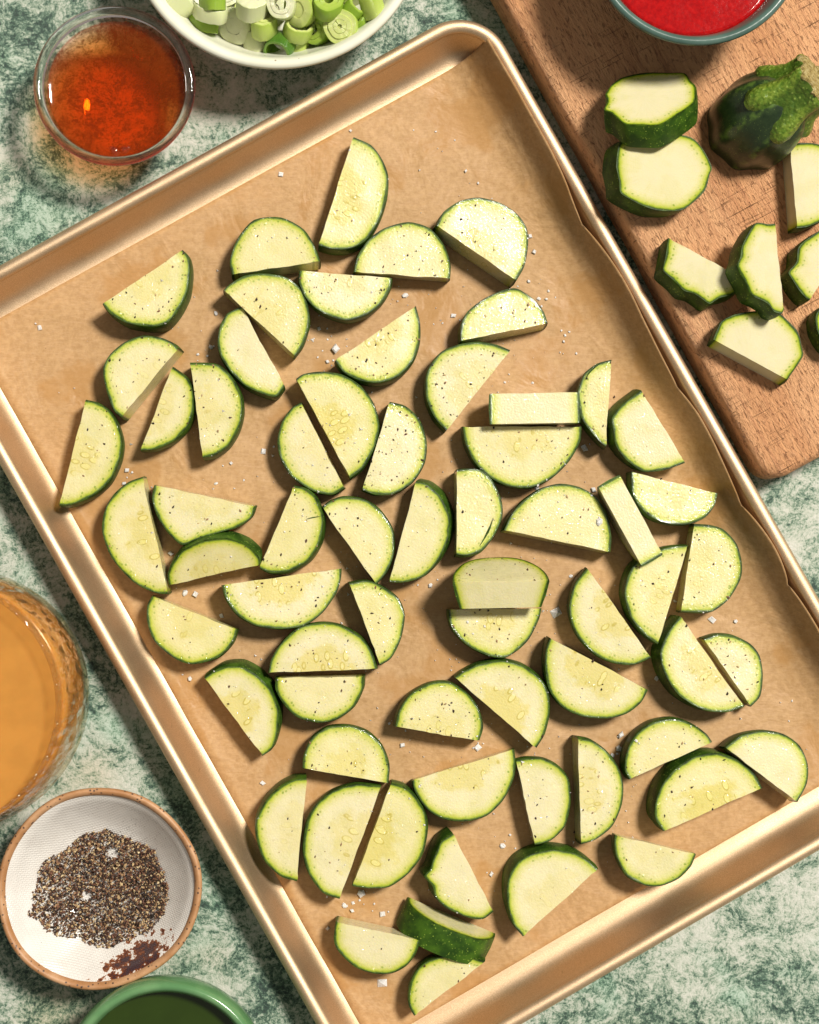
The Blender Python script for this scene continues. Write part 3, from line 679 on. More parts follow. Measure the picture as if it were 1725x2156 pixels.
Z = lambda s: [tuple(map(float, p.split(','))) for p in s.split()]
HALF = [
 # label | A, B = ends of the straight cut | points round the rind | options
 ('zucchini half-moon nearest the scallion bowl, seeds showing, cut side towards the amber bowl', '745,288 671,517', '700,525 737,524 772,505 800,462 815,415 818,370 805,335 782,305', dict(seedy=.8, p=4)),
 ('lightly peppered zucchini half-moon touching the lower tip of the slice nearest the scallion bowl', '489,578 675,550', '664,520 640,482 592,457 535,462 500,502 484,547', dict(seedy=.1, p=5, shift=(-2, 5))),
 ('zucchini half-moon whose straight cut lies over the edge of another slice', '948,587 745,572', '752,540 775,505 810,480 860,467 905,480 935,515 949,555', dict(seedy=.2, p=14)),
 ('large zucchini half-moon nearest the tomato bowl, thick cut face showing', '918,474 1088,590', '1105,560 1113,515 1110,480 1090,450 1055,427 1010,415 970,422 935,445', dict(seedy=.7, p=9, shift=(-5, 7), thick=.0165)),
 ('lone peppered zucchini half-moon nearest the glass bowl of amber liquid', '385,526 216,640', '232,660 265,680 315,688 350,682 375,655 395,615 401,570 398,540', dict(seedy=.5, p=20, shift=(4, 3))),
 ('zucchini half-moon forming an open V with a paler slice, one big peppercorn on it', '471,610 622,750', '640,725 653,680 648,640 632,605 600,582 555,575 515,580 485,597', dict(seedy=.5, p=8)),
 ('zucchini half-moon tucked under the straight cut of its neighbour, with tan pepper bits', '826,586 631,570', '629,592 640,622 665,650 700,668 735,675 775,662 805,637 822,608', dict(seedy=.5, p=16)),
 ('pale unpeppered zucchini half-moon with one wavy end, beside an open V', '508,645 600,813', '583,835 560,832 520,815 490,788 467,755 458,725 462,690 478,660', dict(seedy=.1, p=1, tint=0)),
 ('zucchini half-moon with a black pepper chunk on its rind and cut face showing', '376,732 256,879', '238,862 222,815 217,775 232,745 262,720 300,706 340,711 365,722', dict(seedy=.4, p=12, shift=(9, 1))),
 ('small narrow zucchini half-moon between two larger ones, close to the short rim', '364,772 296,949', '325,947 365,930 395,900 408,865 407,825 395,795', dict(seedy=.5, p=5)),
 ('zucchini half-moon with tan pepper along its rind, touching a pale wavy slice', '400,763 427,964', '450,960 480,940 502,905 512,865 508,830 490,795 462,768 430,763', dict(seedy=.5, p=18)),
 ('zucchini half-moon nearest the corner of the sheet by the glass of cider', '181,841 125,1064', '150,1064 195,1045 230,1015 252,970 258,930 250,895 232,865 208,848', dict(seedy=.6, p=10)),
 ('zucchini half-moon with pepper along its rind beside the largest salt cluster', '876,644 705,760', '725,785 760,802 800,806 840,792 870,760 884,720 885,680', dict(seedy=.6, p=22)),
 ('small zucchini half-moon with a whole tan peppercorn near its rind', '970,718 1154,680', '1145,655 1125,630 1090,607 1060,610 1020,628 985,655 970,685', dict(seedy=.3, p=9, shift=(0, 6))),
 ('zucchini half-moon with coarse brown pepper, rind almost touching a small one', '1075,737 940,907', '915,880 898,840 896,800 905,770 930,740 965,725 1005,719 1045,725', dict(seedy=.5, p=22)),
 None,
 ('narrow zucchini half-moon with a torn rind flap behind the block on edge', '1288,757 1276,941', '1262,930 1240,905 1224,880 1218,850 1217,820 1232,785 1258,765', dict(seedy=.4, p=10)),
 ('widest zucchini half-moon, its straight cut under the block standing on edge', '974,898 1225,898', '1222,930 1200,970 1165,1005 1120,1027 1075,1025 1035,1008 1000,975 980,935', dict(seedy=.6, p=9)),
 ('angular zucchini half-moon with no pepper nearest the climbing parchment edge', '1350,821 1443,975', '1400,990 1355,993 1320,970 1297,940 1291,905 1288,880 1312,850', dict(seedy=.1, p=2, shift=(-9, -5), tint=0)),
 ('narrow zucchini half-moon with a dark slit along its rind', '962,988 962,1168', '985,1170 1015,1160 1040,1130 1058,1090 1057,1055 1040,1015 1015,990 985,986', dict(seedy=.3, p=5)),
 ('zucchini half-moon with a clear salt crystal on top and dark shadow under its cut', '1061,1116 1286,1162', '1288,1130 1280,1085 1255,1045 1220,1025 1180,1018 1140,1028 1100,1055 1075,1085', dict(seedy=.3, p=7)),
 None,
 ('zucchini half-moon beside the slanted strip on edge, cut side towards the board', '1329,993 1512,1039', '1505,1065 1485,1090 1450,1104 1410,1104 1372,1090 1345,1065 1331,1035', dict(seedy=.4, p=5)),
 ('zucchini half-moon facing another across a narrow gap, nearer the climbing parchment', '1462,1103 1434,1288', '1465,1290 1500,1288 1535,1262 1560,1220 1563,1185 1552,1145 1525,1115 1495,1105', dict(seedy=.4, p=14)),
 ('zucchini half-moon with its corner under the slanted strip on edge', '1449,1148 1385,1357', '1355,1335 1328,1300 1315,1255 1320,1218 1336,1188 1365,1166 1410,1151', dict(seedy=.5, p=8)),
 None,
 ('zucchini half-moon pressed against the block that tips its cut face up', '944,1284 1141,1281', '1135,1305 1115,1345 1090,1370 1060,1386 1025,1380 985,1360 955,1330 945,1305', dict(seedy=.6, p=14)),
 ('clean seedy zucchini half-moon beside the big salt pyramid', '1236,1196 1372,1385', '1335,1400 1295,1397 1255,1380 1220,1345 1203,1310 1198,1275 1210,1230', dict(seedy=.8, p=2)),
 ('seedy zucchini half-moon with one black pepper bit, cut towards a clean slice', '1158,1343 1365,1453', '1350,1480 1320,1503 1280,1513 1230,1510 1185,1490 1155,1450 1147,1400 1150,1365', dict(seedy=.9, p=4)),
 ('seedy zucchini half-moon with thick dark rind, paired cut to cut with a smaller one', '1432,1297 1568,1488', '1530,1500 1480,1495 1430,1465 1400,1420 1390,1375 1404,1335', dict(seedy=.8, p=4, shift=(-8, -2), thick=.0165)),
 ('small zucchini half-moon paired cut to cut with a larger thick one', '1482,1344 1582,1488', '1602,1465 1607,1420 1600,1380 1580,1355 1545,1338 1512,1335', dict(seedy=.1, p=12, thick=.0125)),
 ('seedy zucchini half-moon casting a broad shadow, its tip over a smaller slice', '957,1426 1130,1575', '1148,1545 1158,1500 1155,1455 1135,1425 1100,1400 1055,1390 1010,1397 975,1413', dict(seedy=1, p=3)),
 ('small grainy zucchini half-moon touching the tip of a seedy larger one', '832,1530 1010,1559', '1018,1530 1008,1490 983,1458 945,1435 905,1438 865,1460 840,1495', dict(seedy=.5, p=20)),
 ('zucchini half-moon leaning shadow on a seedy one near the lower short rim corner', '1500,1562 1325,1641', '1315,1620 1320,1580 1340,1545 1375,1520 1420,1512 1460,1525 1488,1545', dict(seedy=.3, p=8)),
 ('pale zucchini half-moon touching the short rim, with foamy centre and no pepper', '1527,1573 1680,1689', '1700,1650 1702,1610 1685,1570 1650,1545 1605,1538 1560,1548', dict(seedy=.1, p=0, tint=0)),
 ('seedy zucchini half-moon with wide dark rind, between a peppered and a pale one', '1606,1659 1397,1750', '1380,1725 1380,1690 1395,1650 1425,1615 1465,1592 1510,1585 1555,1600 1590,1630', dict(seedy=1, p=10, shift=(-7, -6))),
 ('upright zucchini half-moon with pepper caught along its straight cut', '1217,1553 1224,1778', '1255,1768 1290,1740 1310,1695 1313,1650 1300,1610 1275,1578 1245,1558', dict(seedy=.6, p=16, shift=(-5, 0))),
 ('clean zucchini half-moon with a wavy rind, cut towards a wide seedy slice', '1087,1600 1127,1780', '1160,1770 1190,1740 1202,1690 1198,1640 1175,1612 1145,1597 1110,1595', dict(seedy=.1, p=6, tint=0)),
 ('wide seedy zucchini half-moon with a salt grain at one tip', '1083,1577 868,1644', '875,1670 900,1705 935,1725 980,1730 1025,1718 1060,1685 1082,1640 1086,1605', dict(seedy=.8, p=2)),
 ('zucchini half-moon bridging above a pair that almost makes a whole round', '637,1617 818,1649', '820,1610 805,1570 775,1540 735,1527 690,1530 655,1555 640,1590', dict(seedy=.7, p=16)),
 ('zucchini half-moon closest to the long rim by the pepper bowl', '646,1638 625,1856', '590,1845 555,1810 540,1765 540,1725 560,1685 590,1655 620,1640', dict(seedy=.4, p=4)),
 ('darker-rinded half of a nearly whole zucchini round, on the pepper bowl side', '803,1654 715,1893', '680,1880 650,1840 638,1790 645,1735 665,1695 700,1665 750,1650', dict(seedy=.6, p=10, tint=0)),
 ('yellower seedy half of a nearly whole zucchini round', '825,1648 742,1866', '775,1871 820,1868 860,1840 890,1800 901,1750 895,1710 875,1675 850,1655', dict(seedy=.9, p=2, tint=1)),
 ('zucchini half-moon with a pointed rind bump, resting against the piece showing its skin', '953,1753 1040,1920', '1017,1936 985,1932 940,1912 917,1888 910,1865 893,1845 905,1830 915,1800 930,1770', dict(seedy=.05, p=3, shift=(-7, -2), tint=.1)),
 None,
 ('clean zucchini half-moon beside the square salt pyramid', '707,1940 886,1980', '875,2010 855,2035 825,2050 785,2050 745,2035 710,2000 703,1975', dict(seedy=.05, p=2, tint=.2)),
 ('zucchini half-moon partly shaded by the piece showing its striped skin', '1022,2024 872,2139', '860,2115 862,2075 877,2042 902,2022 937,2012 980,2012', dict(seedy=.2, p=5)),
 ('unpeppered zucchini half-moon with a dark rind band near the short rim', '1260,1829 1101,1972', '1080,1945 1068,1900 1070,1850 1090,1815 1125,1795 1165,1788 1210,1795 1240,1812', dict(seedy=.4, p=0, shift=(-7, -9))),
 ('small zucchini half-moon lying up on the bend of the short rim', '1295,1758 1466,1799', '1455,1825 1430,1850 1395,1865 1360,1865 1320,1845 1298,1805 1293,1775', dict(seedy=.3, p=3)),
 ('seedy zucchini half-moon with thick dark rind throwing a wide shadow, by the long rim', '430,1426 553,1592', '575,1575 587,1530 586,1490 570,1450 540,1420 505,1402 465,1405', dict(seedy=.9, p=3, shift=(6, -10))),
 ('zucchini half-moon with its straight cut against a larger peppered one', '580,1428 767,1424', '765,1450 745,1490 710,1515 670,1522 625,1510 595,1480 580,1452', dict(seedy=.2, p=6)),
 ('large seedy zucchini half-moon with pepper bits, backed by a plainer half', '565,1417 795,1408', '785,1375 760,1340 715,1315 675,1310 630,1320 595,1350 572,1385', dict(seedy=.9, p=18)),
 ('narrow zucchini half-moon with salt on its rind, tip meeting a large seedy one', '735,1227 802,1401', '825,1385 845,1345 853,1295 840,1260 810,1237 775,1222', dict(seedy=.3, p=9)),
 ('wide seedy zucchini half-moon with peppered straight cut facing a leaning piece', '720,1197 468,1232', '475,1260 500,1295 540,1318 590,1325 640,1318 680,1290 708,1250 718,1220', dict(seedy=1, p=14)),
 ('zucchini half-moon beside a pair of salt flakes near the long rim', '320,1255 500,1326', '490,1355 460,1385 405,1399 365,1385 325,1350 310,1310 310,1275', dict(seedy=.5, p=4)),
 None,
 ('tall zucchini half-moon along the long rim by the glass of cider', '300,1004 354,1251', '325,1248 280,1225 235,1175 215,1120 220,1075 240,1040 270,1015', dict(seedy=.7, p=5)),
 ('zucchini half-moon partly covered by the leaning shaded piece', '325,1022 540,1066', '530,1090 502,1110 455,1124 410,1138 383,1148 352,1120 330,1085 320,1050', dict(seedy=.4, p=10)),
 ('zucchini half-moon with a green scratch across its face', '620,1022 547,1197', '570,1207 610,1203 650,1180 675,1140 682,1090 665,1045 645,1028', dict(seedy=.3, p=12)),
 ('zucchini half-moon with pepper over its face, tip towards a pair of halves', '679,1068 793,1230', '815,1205 830,1165 828,1115 800,1072 765,1050 725,1045 695,1055', dict(seedy=.3, p=12)),
 ('clean zucchini half-moon with a broad band of skin showing', '876,1013 820,1226', '850,1227 890,1215 920,1185 943,1140 947,1090 928,1045 900,1020', dict(seedy=.05, p=3, shift=(13, -7), tint=.6)),
 ('most heavily peppered zucchini half-moon, pale with grey-white flesh', '822,846 763,1032', '790,1042 830,1040 870,1015 895,975 899,930 885,885 855,855', dict(seedy=.2, p=34, tint=0)),
 ('smaller of two zucchini halves fanned from one tip, two pepper dots on it', '634,847 725,1028', '700,1042 660,1035 615,1005 590,965 584,925 595,885 615,858', dict(seedy=.4, p=4)),
 ('larger of two zucchini halves fanned from one tip, yellow and seedy', '624,797 738,1007', '765,985 790,940 799,895 788,850 760,812 720,788 675,782 640,787', dict(seedy=1, p=5, tint=1)),
]
PEP = []
for k, row in enumerate(HALF):
    if row is None: continue
    lab, ab, arc, op = row
    op = dict(op); p = op.pop('p')
    A, B = Z(ab)
    r_ = random.Random(100 + k)
    if 'thick' not in op: op['thick'] = r_.uniform(0.0132, 0.0158)
    if 'shift' not in op: op['shift'] = (r_.uniform(-3, 3), r_.uniform(-3, 3))
    op.setdefault('tilt', (r_.uniform(-2.2, 2.2), r_.uniform(-2.2, 2.2)))
    fl = FLOOR + (0.002 if 'bend of the short rim' in lab or 'touching the short rim' in lab else 0)
    flat_slice(lab, A, B, Z(arc), seed=k + 1, floor=fl, **op)
    PEP.append((SLICES[-1], p))
# pieces that stand or lean
framed_slice('zucchini half-moon standing on its rind, cut strip up, laid along the widest slice', (1031, 861), (1221, 858), 0.026, 0.0225,
             Vector((0.02, 1, 0)), Vector((0, 0, -1)), 0.0155, seed=70, seedy=0.1, tint=0)
SL16 = SLICES[-1]
framed_slice('slanted zucchini half-moon standing on its rind, cut strip up, over another slice corner', (1282, 1012), (1374, 1180), 0.024, 0.0215,
             Vector((1, 0.54, 0)), Vector((0, 0, -1)), 0.0125, seed=71, seedy=0.15, tint=0)
framed_slice('zucchini half-moon tipped up so both its face and thick cut side show', (953, 1226), (1158, 1222), 0.030, 0.0310,
             Vector((0, math.sin(rad(66)), math.cos(rad(66)))), Vector((0, math.cos(rad(66)), -math.sin(rad(66)))), 0.0148, seed=72, seedy=0.0, tint=0.5, grow=0.84)
PEP.append((SLICES[-1], 9))
framed_slice('zucchini half-moon on its cut side, showing dark speckled green skin', (858, 1888), (1044, 1966), 0.004, 0.0185,
             Vector((0.42, 0.90, 0.26)), Vector((0, -0.2, 1)), 0.0148, seed=73, seedy=0.1)
flat_slice('shaded yellow zucchini half-moon leaning on the slice beside it, dark rind up', (356, 1232), (548, 1188),
           Z('545,1170 520,1147 480,1133 430,1137 387,1157 364,1182 353,1210'), thick=0.012, tilt=(-4, -19), shift=(0, 0), seed=74, seedy=0.5, tint=1)
PEP.append((SLICES[-1], 3))
# the standing pieces were given by the middle of their cut strip: centre them on it
for root, c, O, n, lab in SLICES:
    if 'cut strip up' in lab:
        root.location += n * (0.0155 / 2 if 'laid along' in lab else 0.0125 / 2)

def slit(key, pts, wid, mat='rind'):
    for root, c, O, n, lab in SLICES:
        if key in lab:
            P = spline([on_plane(x, y, c, n) for x, y in pts], 6)
            V, F_ = [], []
            for i, p in enumerate(P):
                t = (P[min(i + 1, len(P) - 1)] - P[max(i - 1, 0)]).normalized(); sd = n.cross(t)
                w_ = wid * math.sin(math.pi * (0.04 + 0.92 * i / (len(P) - 1)))
                for a, h_ in ((-1, -.0003), (-.3, .0005), (.3, .0005), (1, -.0003)): V.append(p + sd * (w_ * a) + n * h_)
            for i in range(len(P) - 1):
                for k in range(4): F_.append((i * 4 + k, (i + 1) * 4 + k, (i + 1) * 4 + (k + 1) % 4, i * 4 + (k + 1) % 4))
            F_ += [(0, 1, 2, 3), tuple(range(len(P) * 4 - 4, len(P) * 4))[::-1]]
            mesh_obj('rind_flap', V, F_, M[mat], root, True, 60, attrs={'edge': ('FLOAT', [.5] * len(V))})
slit('dark slit along', [(1039, 1090), (1031, 1112), (1022, 1130), (1010, 1150)], .0007)
slit('torn rind flap', [(1270, 762), (1253, 773), (1240, 786), (1232, 800)], .0006)
slit('green scratch', [(645, 1093), (658, 1090), (675, 1087)], .0004)

# ------------------------------------------------------------------ the wooden board and what lies on it
BZ = 0.030
bc = pt(1620.5, 1022, BZ)
ang = math.atan2(1, -0.5463)        # long edge, up and to the left
ex = Vector((math.sin(ang), -math.cos(ang), 0)); ey = Vector((math.cos(ang), math.sin(ang), 0))
BM = Matrix(((ex.x, ey.x, 0, bc.x), (ex.y, ey.y, 0, bc.y), (0, 0, 1, 0), (0, 0, 0, 1)))
board_loops = []
for ins, z in ((0.003, 0.0004), (0.0006, 0.002), (0, 0.005), (0, 0.0245), (0.0006, 0.0272), (0.002, 0.0291), (0.0042, 0.030)):
    l = densify(rrect(0, 0.24, 0, 0.38, 0.012, ins, 8), 0.012)
    board_loops.append([BM @ (p + Vector((0, 0, z + (0.0004 * noise.noise(p * 60) if z > 0.02 else 0)))) for p in l])
nmin = min(len(l) for l in board_loops)
l0 = densify(rrect(0, 0.24, 0, 0.38, 0.012, 0, 8), 0.012)
def board_loop(ins, z):
    out = []
    cx_, cy_ = 0.12, 0.19
    for p in l0:
        q = Vector((p.x + (ins if p.x < 0.006 else -ins if p.x > 0.234 else ins * (0.012 - p.x) / 0.012 if p.x < 0.012 else -ins * (p.x - 0.228) / 0.012 if p.x > 0.228 else 0),
                    p.y + (ins if p.y < 0.006 else -ins if p.y > 0.374 else ins * (0.012 - p.y) / 0.012 if p.y < 0.012 else -ins * (p.y - 0.368) / 0.012 if p.y > 0.368 else 0), z))
        q.x += 0.0005 * noise.noise(p * 40); q.y += 0.0005 * noise.noise(p * 40 + Vector((9, 0, 0)))
        out.append(q)
    return out
v, f = loft([board_loop(i, z) for i, z in ((0.003, 0.0004), (0.0006, 0.002), (0, 0.005), (0, 0.0245), (0.0008, 0.0272), (0.0024, 0.0291), (0.0046, 0.030))])
o = mesh_obj('cutting_board', v, f, M['wood'], None, True, 50)
o.matrix_world = BM
tag(o, 'worn reddish wooden cutting board with rounded corner and knife marks', 'cutting board')

def zz6(s): return [(1372.9 + .2041 * x, 454.8 + .2041 * y) for x, y in Z(s)]
def zz5(s): return [(1246.6 + .166 * x, 134.8 + .166 * y) for x, y in Z(s)]
GB = 'cut zucchini pieces on the cutting board'
dk = dict(dry=True, group=GB)
flat_slice('whole zucchini round lying on the board under a leaning round', None, None,
           zz5('300,1300 318,1130 370,980 600,900 1000,880 1270,930 1420,1090 1525,1300 1500,1400 1430,1620 1180,1840 980,1868 780,1850 560,1760 365,1640 345,1500'),
           closed=True, thick=0.0155, tilt=(3, -1), shift=(-16, 2), floor=BZ, seedy=0, tint=.3, seed=201, name='zucchini_round', cat='zucchini round', **dk)
flat_slice('whole zucchini round leaning on another round, broad green skin edge showing', None, None,
           zz5('165,380 240,270 345,185 500,135 700,105 960,108 1180,115 1250,210 1325,290 1310,480 1090,650 860,780 640,785 430,770 320,690 235,620 150,580 185,490'),
           closed=True, thick=0.0145, tilt=(-4, 34), shift=(8, 0), floor=BZ, seedy=0, tint=.2, seed=202, name='zucchini_round', cat='zucchini round', **dk)
for lab, ab, arc, op in (
    ('wavy-rinded zucchini half-moon on the board, one end under another piece', '170,225 890,625', '885,780 790,825 690,850 600,910 520,860 430,800 330,775 240,680 115,570 125,480 140,400 155,300', dict(shift=(-9, 8), floor=BZ, thick=.0135)),
    ('zucchini half-moon with torn bite at its rind, cut towards the short rim of board', '630,1272 1402,1690', '1440,1630 1560,1450 1550,1350 1530,1250 1495,1170 1420,1090 1330,1010 1210,975 1085,975 860,1010 720,1080 670,1170', dict(shift=(-2, 7), floor=BZ, thick=.0135)),
    ('wavy-rinded zucchini half-moon lying across two other pieces on the board', '1270,75 1362,965', '1340,1010 1260,990 1210,920 1130,870 1030,820 960,680 880,520 910,420 930,300 1020,130 1085,65 1200,80', dict(shift=(-12, 6), floor=BZ + .0142, thick=.0135, tilt=(1.5, 0))),
):
    A, B = zz6(ab)
    lab = lab.replace('zucchini half-moon with torn bite at its rind, cut towards the short rim of board', 'smooth-rinded zucchini half-moon on the board under the end of a crossing piece')
    op.setdefault('tilt', (0, 0))
    flat_slice(lab, A, B, zz6(arc), seedy=0, tint=.05, seed=len(lab), per=3, **op, **dk)
flat_slice('zucchini half-moon on the board right beside the stem end', (1665, 303), (1678, 481), Z('1700,478 1735,462 1760,430 1770,390 1765,350 1745,315 1720,302 1690,300'),
           thick=.0135, shift=(-5, 1), floor=BZ, seedy=0, tint=0, seed=204, **dk)
flat_slice('wavy-rinded zucchini half-moon at the board edge past the crossing piece', (1790, 500), (1705, 632), Z('1695,626 1681,610 1669,590 1660,573 1677,551 1681,520 1710,495 1740,480 1768,482'),
           thick=.0135, shift=(-9, 6), floor=BZ, seedy=0, tint=.1, seed=205, **dk)
flat_slice('zucchini half-moon on the board of which only the rind tip shows', (1795, 645), (1785, 740), Z('1745,735 1722,700 1717,668 1727,648 1755,638'),
           thick=.0135, shift=(-5, 4), floor=BZ, seedy=0, tint=.1, seed=206, **dk)

# stem end of the zucchini
b0 = pt(1578, 270, BZ)
root = thing('zucchini_end', 'dark green zucchini stem end with warty light green stalk on the board', 'zucchini end', b0)
hd = Vector((0.87, 0.49, 0))
def centre_line(s):                 # s in metres along the bent axis
    p = Vector((0, 0, 0)); k = 24
    for i in range(k):
        t = s * (i + 0.5) / k
        a = rad(8 + 44 * min(t / 0.040, 1.0))
        p += (hd * math.sin(a) + Vector((0, 0, 1)) * math.cos(a)) * (s / k)
    a = rad(8 + 44 * min(s / 0.040, 1.0))
    return p, (hd * math.sin(a) + Vector((0, 0, 1)) * math.cos(a)), a
def swept(prof, lobes, amp, seg=72, rough=0.0, cap0=True, cap1=True, flat0=False):
    V, F_, ST = [], [], []
    for k, (s, r) in enumerate(prof):
        p, t, a = centre_line(s)
        side = Vector((-hd.y, hd.x, 0)); up = t.cross(side)
        for i in range(seg):
            th = 2 * math.pi * i / seg
            am = amp(s) if callable(amp) else amp
            ridge = math.cos(lobes * th + 0.5 + 0.15 * math.sin(3 * th))
            rr = r * (1 + am * ridge)
            q = b0 + p + side * (rr * math.cos(th)) + up * (rr * math.sin(th))
            if rough: q += (q - b0 - p).normalized() * rough * (noise.noise(q * 300) + 0.6 * noise.noise(q * 720))
            if flat0 and k == 0: q.z = b0.z
            V.append(q); ST.append(max(0.0, ridge))
    n_ = len(prof)
    for k in range(n_ - 1):
        for i in range(seg):
            j = (i + 1) % seg
            F_.append((k * seg + i, k * seg + j, (k + 1) * seg + j, (k + 1) * seg + i))
    if cap0: F_.append(tuple(range(seg))[::-1])
    if cap1: F_.append(tuple(range((n_ - 1) * seg, n_ * seg)))
    return V, F_, ST
prof = [(0.0, .0222), (.004, .0226), (.009, .0228), (.014, .0226), (.019, .0220), (.024, .0208), (.029, .0188), (.033, .0162), (.036, .0130), (.038, .0095), (.039, .0055)]
V, F_, ST = swept(prof, 8, 0.035, flat0=True)
# keep everything above the board
V = [Vector((p.x, p.y, max(p.z, BZ + 0.0002))) for p in V]
mesh_obj('skin', V, F_, M['dark_rind'], root, True, 60, attrs={'stripe': ('FLOAT', ST)})
prof = [(.0250, .0188), (.0270, .0194), (.0290, .0192), (.0310, .0184), (.0335, .0170), (.0360, .0156), (.0385, .0146), (.0410, .0139), (.0440, .0136), (.0465, .0138), (.0490, .0140), (.0505, .0136)]
V, F_, ST = swept(prof, 5, lambda s: 0.15, rough=0.0007, seg=110)
mesh_obj('stalk', V, F_, M['stem'], root, True, 70, attrs={'stripe': ('FLOAT', ST)})
V, F_, ST = swept([(.0488, .0128), (.0506, .0134), (.0518, .0122), (.0522, .0090), (.0514, .0040)], 5, 0.16, rough=0.0024, seg=90)
mesh_obj('dried_cut', V, F_, M['stem_cut'], root, True, 80)

# tomato bowl
rz = BZ + 0.050
c = pt(1467, -133, rz); Rr = 236 * mper(rz); c.z = BZ
bowl = thing('tomato_bowl', 'dark green glazed bowl of red tomato sauce on the cutting board', 'bowl', c.copy())
prof = [(0, 0.0003), (.028, 0.0003), (.030, .002), (.037, .012), (.046, .027), (Rr - .0035, .042), (Rr - .0005, .0488), (Rr - .0012, .0502), (Rr - .0032, .0506), (Rr - .0048, .0492), (Rr - .0080, .040), (.043, .027), (.034, .013), (.02, .006), (0, .005)]
v, f = lathe(prof, c); mesh_obj('bowl_body', v, f, M['sage'], bowl, True)
rs = Rr - .0088; V, F_ = [], []
def wavy(x, y): return 0.00015 * noise.noise(Vector((x * 60, y * 110, 0.5))) + 0.00002 * noise.noise(Vector((x * 300, y * 300, 2)))
rows = [0.0] + [.002 * k for k in range(1, 22)] + [rs - .002, rs + .0012]
vv, ff = lathe([(r, .0375) for r in rows] + [(rs * .9, .033), (.036, .018), (0, .008)], c)
vv = [Vector((p.x, p.y, p.z + (wavy(p.x, p.y) if p.z - c.z > .037 else 0))) for p in vv]
tag(mesh_obj('sauce', vv, ff, M['sauce'], bowl, True), 'glossy red tomato sauce')

# ------------------------------------------------------------------ bowl of scallions
rz = 0.046
c = pt(582, -164, rz); Rr = 316 * mper(rz); c.z = 0
bowl = thing('scallion_bowl', 'cream glazed bowl filled with sliced scallions', 'bowl', c.copy())
prof = [(0, .0003), (.040, .0003), (.043, .003), (.054, .012), (.066, .027), (Rr - .0025, .040), (Rr - .0002, .0445), (Rr - .0008, .0464), (Rr - .0028, .0470), (Rr - .0050, .0458),
        (Rr - .0085, .038), (.060, .025), (.050, .013), (.038, .007), (.02, .005), (0, .005)]
v, f = lathe(prof, c, 128, lambda a, z: 1 + 0.006 * math.sin(2 * a + 1)); mesh_obj('bowl_body', v, f, M['cream'], bowl, True)
SB = c
def scallion(label, x, y, z, r, h, mat, ax, layers=2, oval=1.0, hole=0.45, tear=0.0, seed=0):
    """ring of scallion: r, h in metres, ax = axis direction, nested leaf layers round a hole"""
    rnd = random.Random(seed); hole0 = hole
    p = pt(x, y, z)
    root = thing('scallion_ring', label, 'scallion', p, 'scallion slices in the cream bowl')
    az = Vector(ax).normalized(); e1 = az.orthogonal().normalized(); e2 = az.cross(e1)
    names = ['outer_layer', 'inner_layer', 'core_layer']
    if hole < 0.2 and layers == 2: layers, hole = 1, 0.45
    filled = hole0 < 0.2
    rr = r
    for L in range(layers):
        t = (r * (1 - hole)) / layers
        ri = rr - t * 0.99
        hh = h * (1 - 0.05 * L) ; off = rnd.uniform(-.0005, .0005) + 0.0004 * L
        N_ = 40; V, F_, LE, AN = [], [], [], []
        span = 2 * math.pi * (1 - (tear if L == 0 else 0))
        cl = not (tear and L == 0)
        cnt = N_ if cl else N_ + 1
        ph = (seed * 1.7) % 6
        for i in range(cnt):
            a = span * i / N_ + ph
            w_ = 1 + 0.05 * math.sin(2 * a + seed) + 0.025 * math.sin(5 * a + seed * 2)
            dirv = e1 * math.cos(a) + e2 * (math.sin(a) * oval)
            jag = 0.0004 * noise.noise(Vector((a * 3, seed, L)))
            for (q, zz, le) in ((ri, hh / 2, .15), (rr - t * .12, hh / 2, .55), (rr, hh / 2 - .0004, .9), (rr * 1.02, 0, .75), (rr, -hh / 2 + .0004, .6), (rr - t * .12, -hh / 2, .5), (ri, -hh / 2, .2), (ri * 0.97, 0, .1)):
                V.append(p + dirv * (q * w_) + az * (zz + off + (jag if zz > 0 else -jag))); LE.append(le if L == 0 else le * .65); AN.append(a)
        K = 8
        for i in range(N_):
            j = (i + 1) % cnt
            for k in range(K): F_.append((i * K + k, j * K + k, j * K + (k + 1) % K, i * K + (k + 1) % K))
        if not cl:
            F_.append(tuple(range(K))); F_.append(tuple(range(N_ * K, N_ * K + K))[::-1])
        mesh_obj(names[L], V, F_, M[mat], root, True, 45, attrs={'leaf': ('FLOAT', LE), 'ang': ('FLOAT', AN)})
        rr = ri
    if filled:
        V, F_, LE, AN = [], [], [], []
        N_ = 24
        for zz, q in ((h * .42, 0.55), (h * .40, 1.0), (-h * .42, 1.0)):
            for i in range(N_):
                a = 2 * math.pi * i / N_
                V.append(p + (e1 * math.cos(a) + e2 * math.sin(a) * oval) * (rr * q * 1.02) + az * zz); LE.append(.3 * q); AN.append(a)
        for k in range(2):
            for i in range(N_):
                j = (i + 1) % N_
                F_.append((k * N_ + i, k * N_ + j, (k + 1) * N_ + j, (k + 1) * N_ + i))
        F_.append(tuple(range(N_))); F_.append(tuple(range(2 * N_, 3 * N_))[::-1])
        mesh_obj('core', V, F_, M[mat], root, True, 45, attrs={'leaf': ('FLOAT', LE), 'ang': ('FLOAT', AN)})
    return root
def s1(x, y): return 294.8 + .3418 * x, .3418 * y
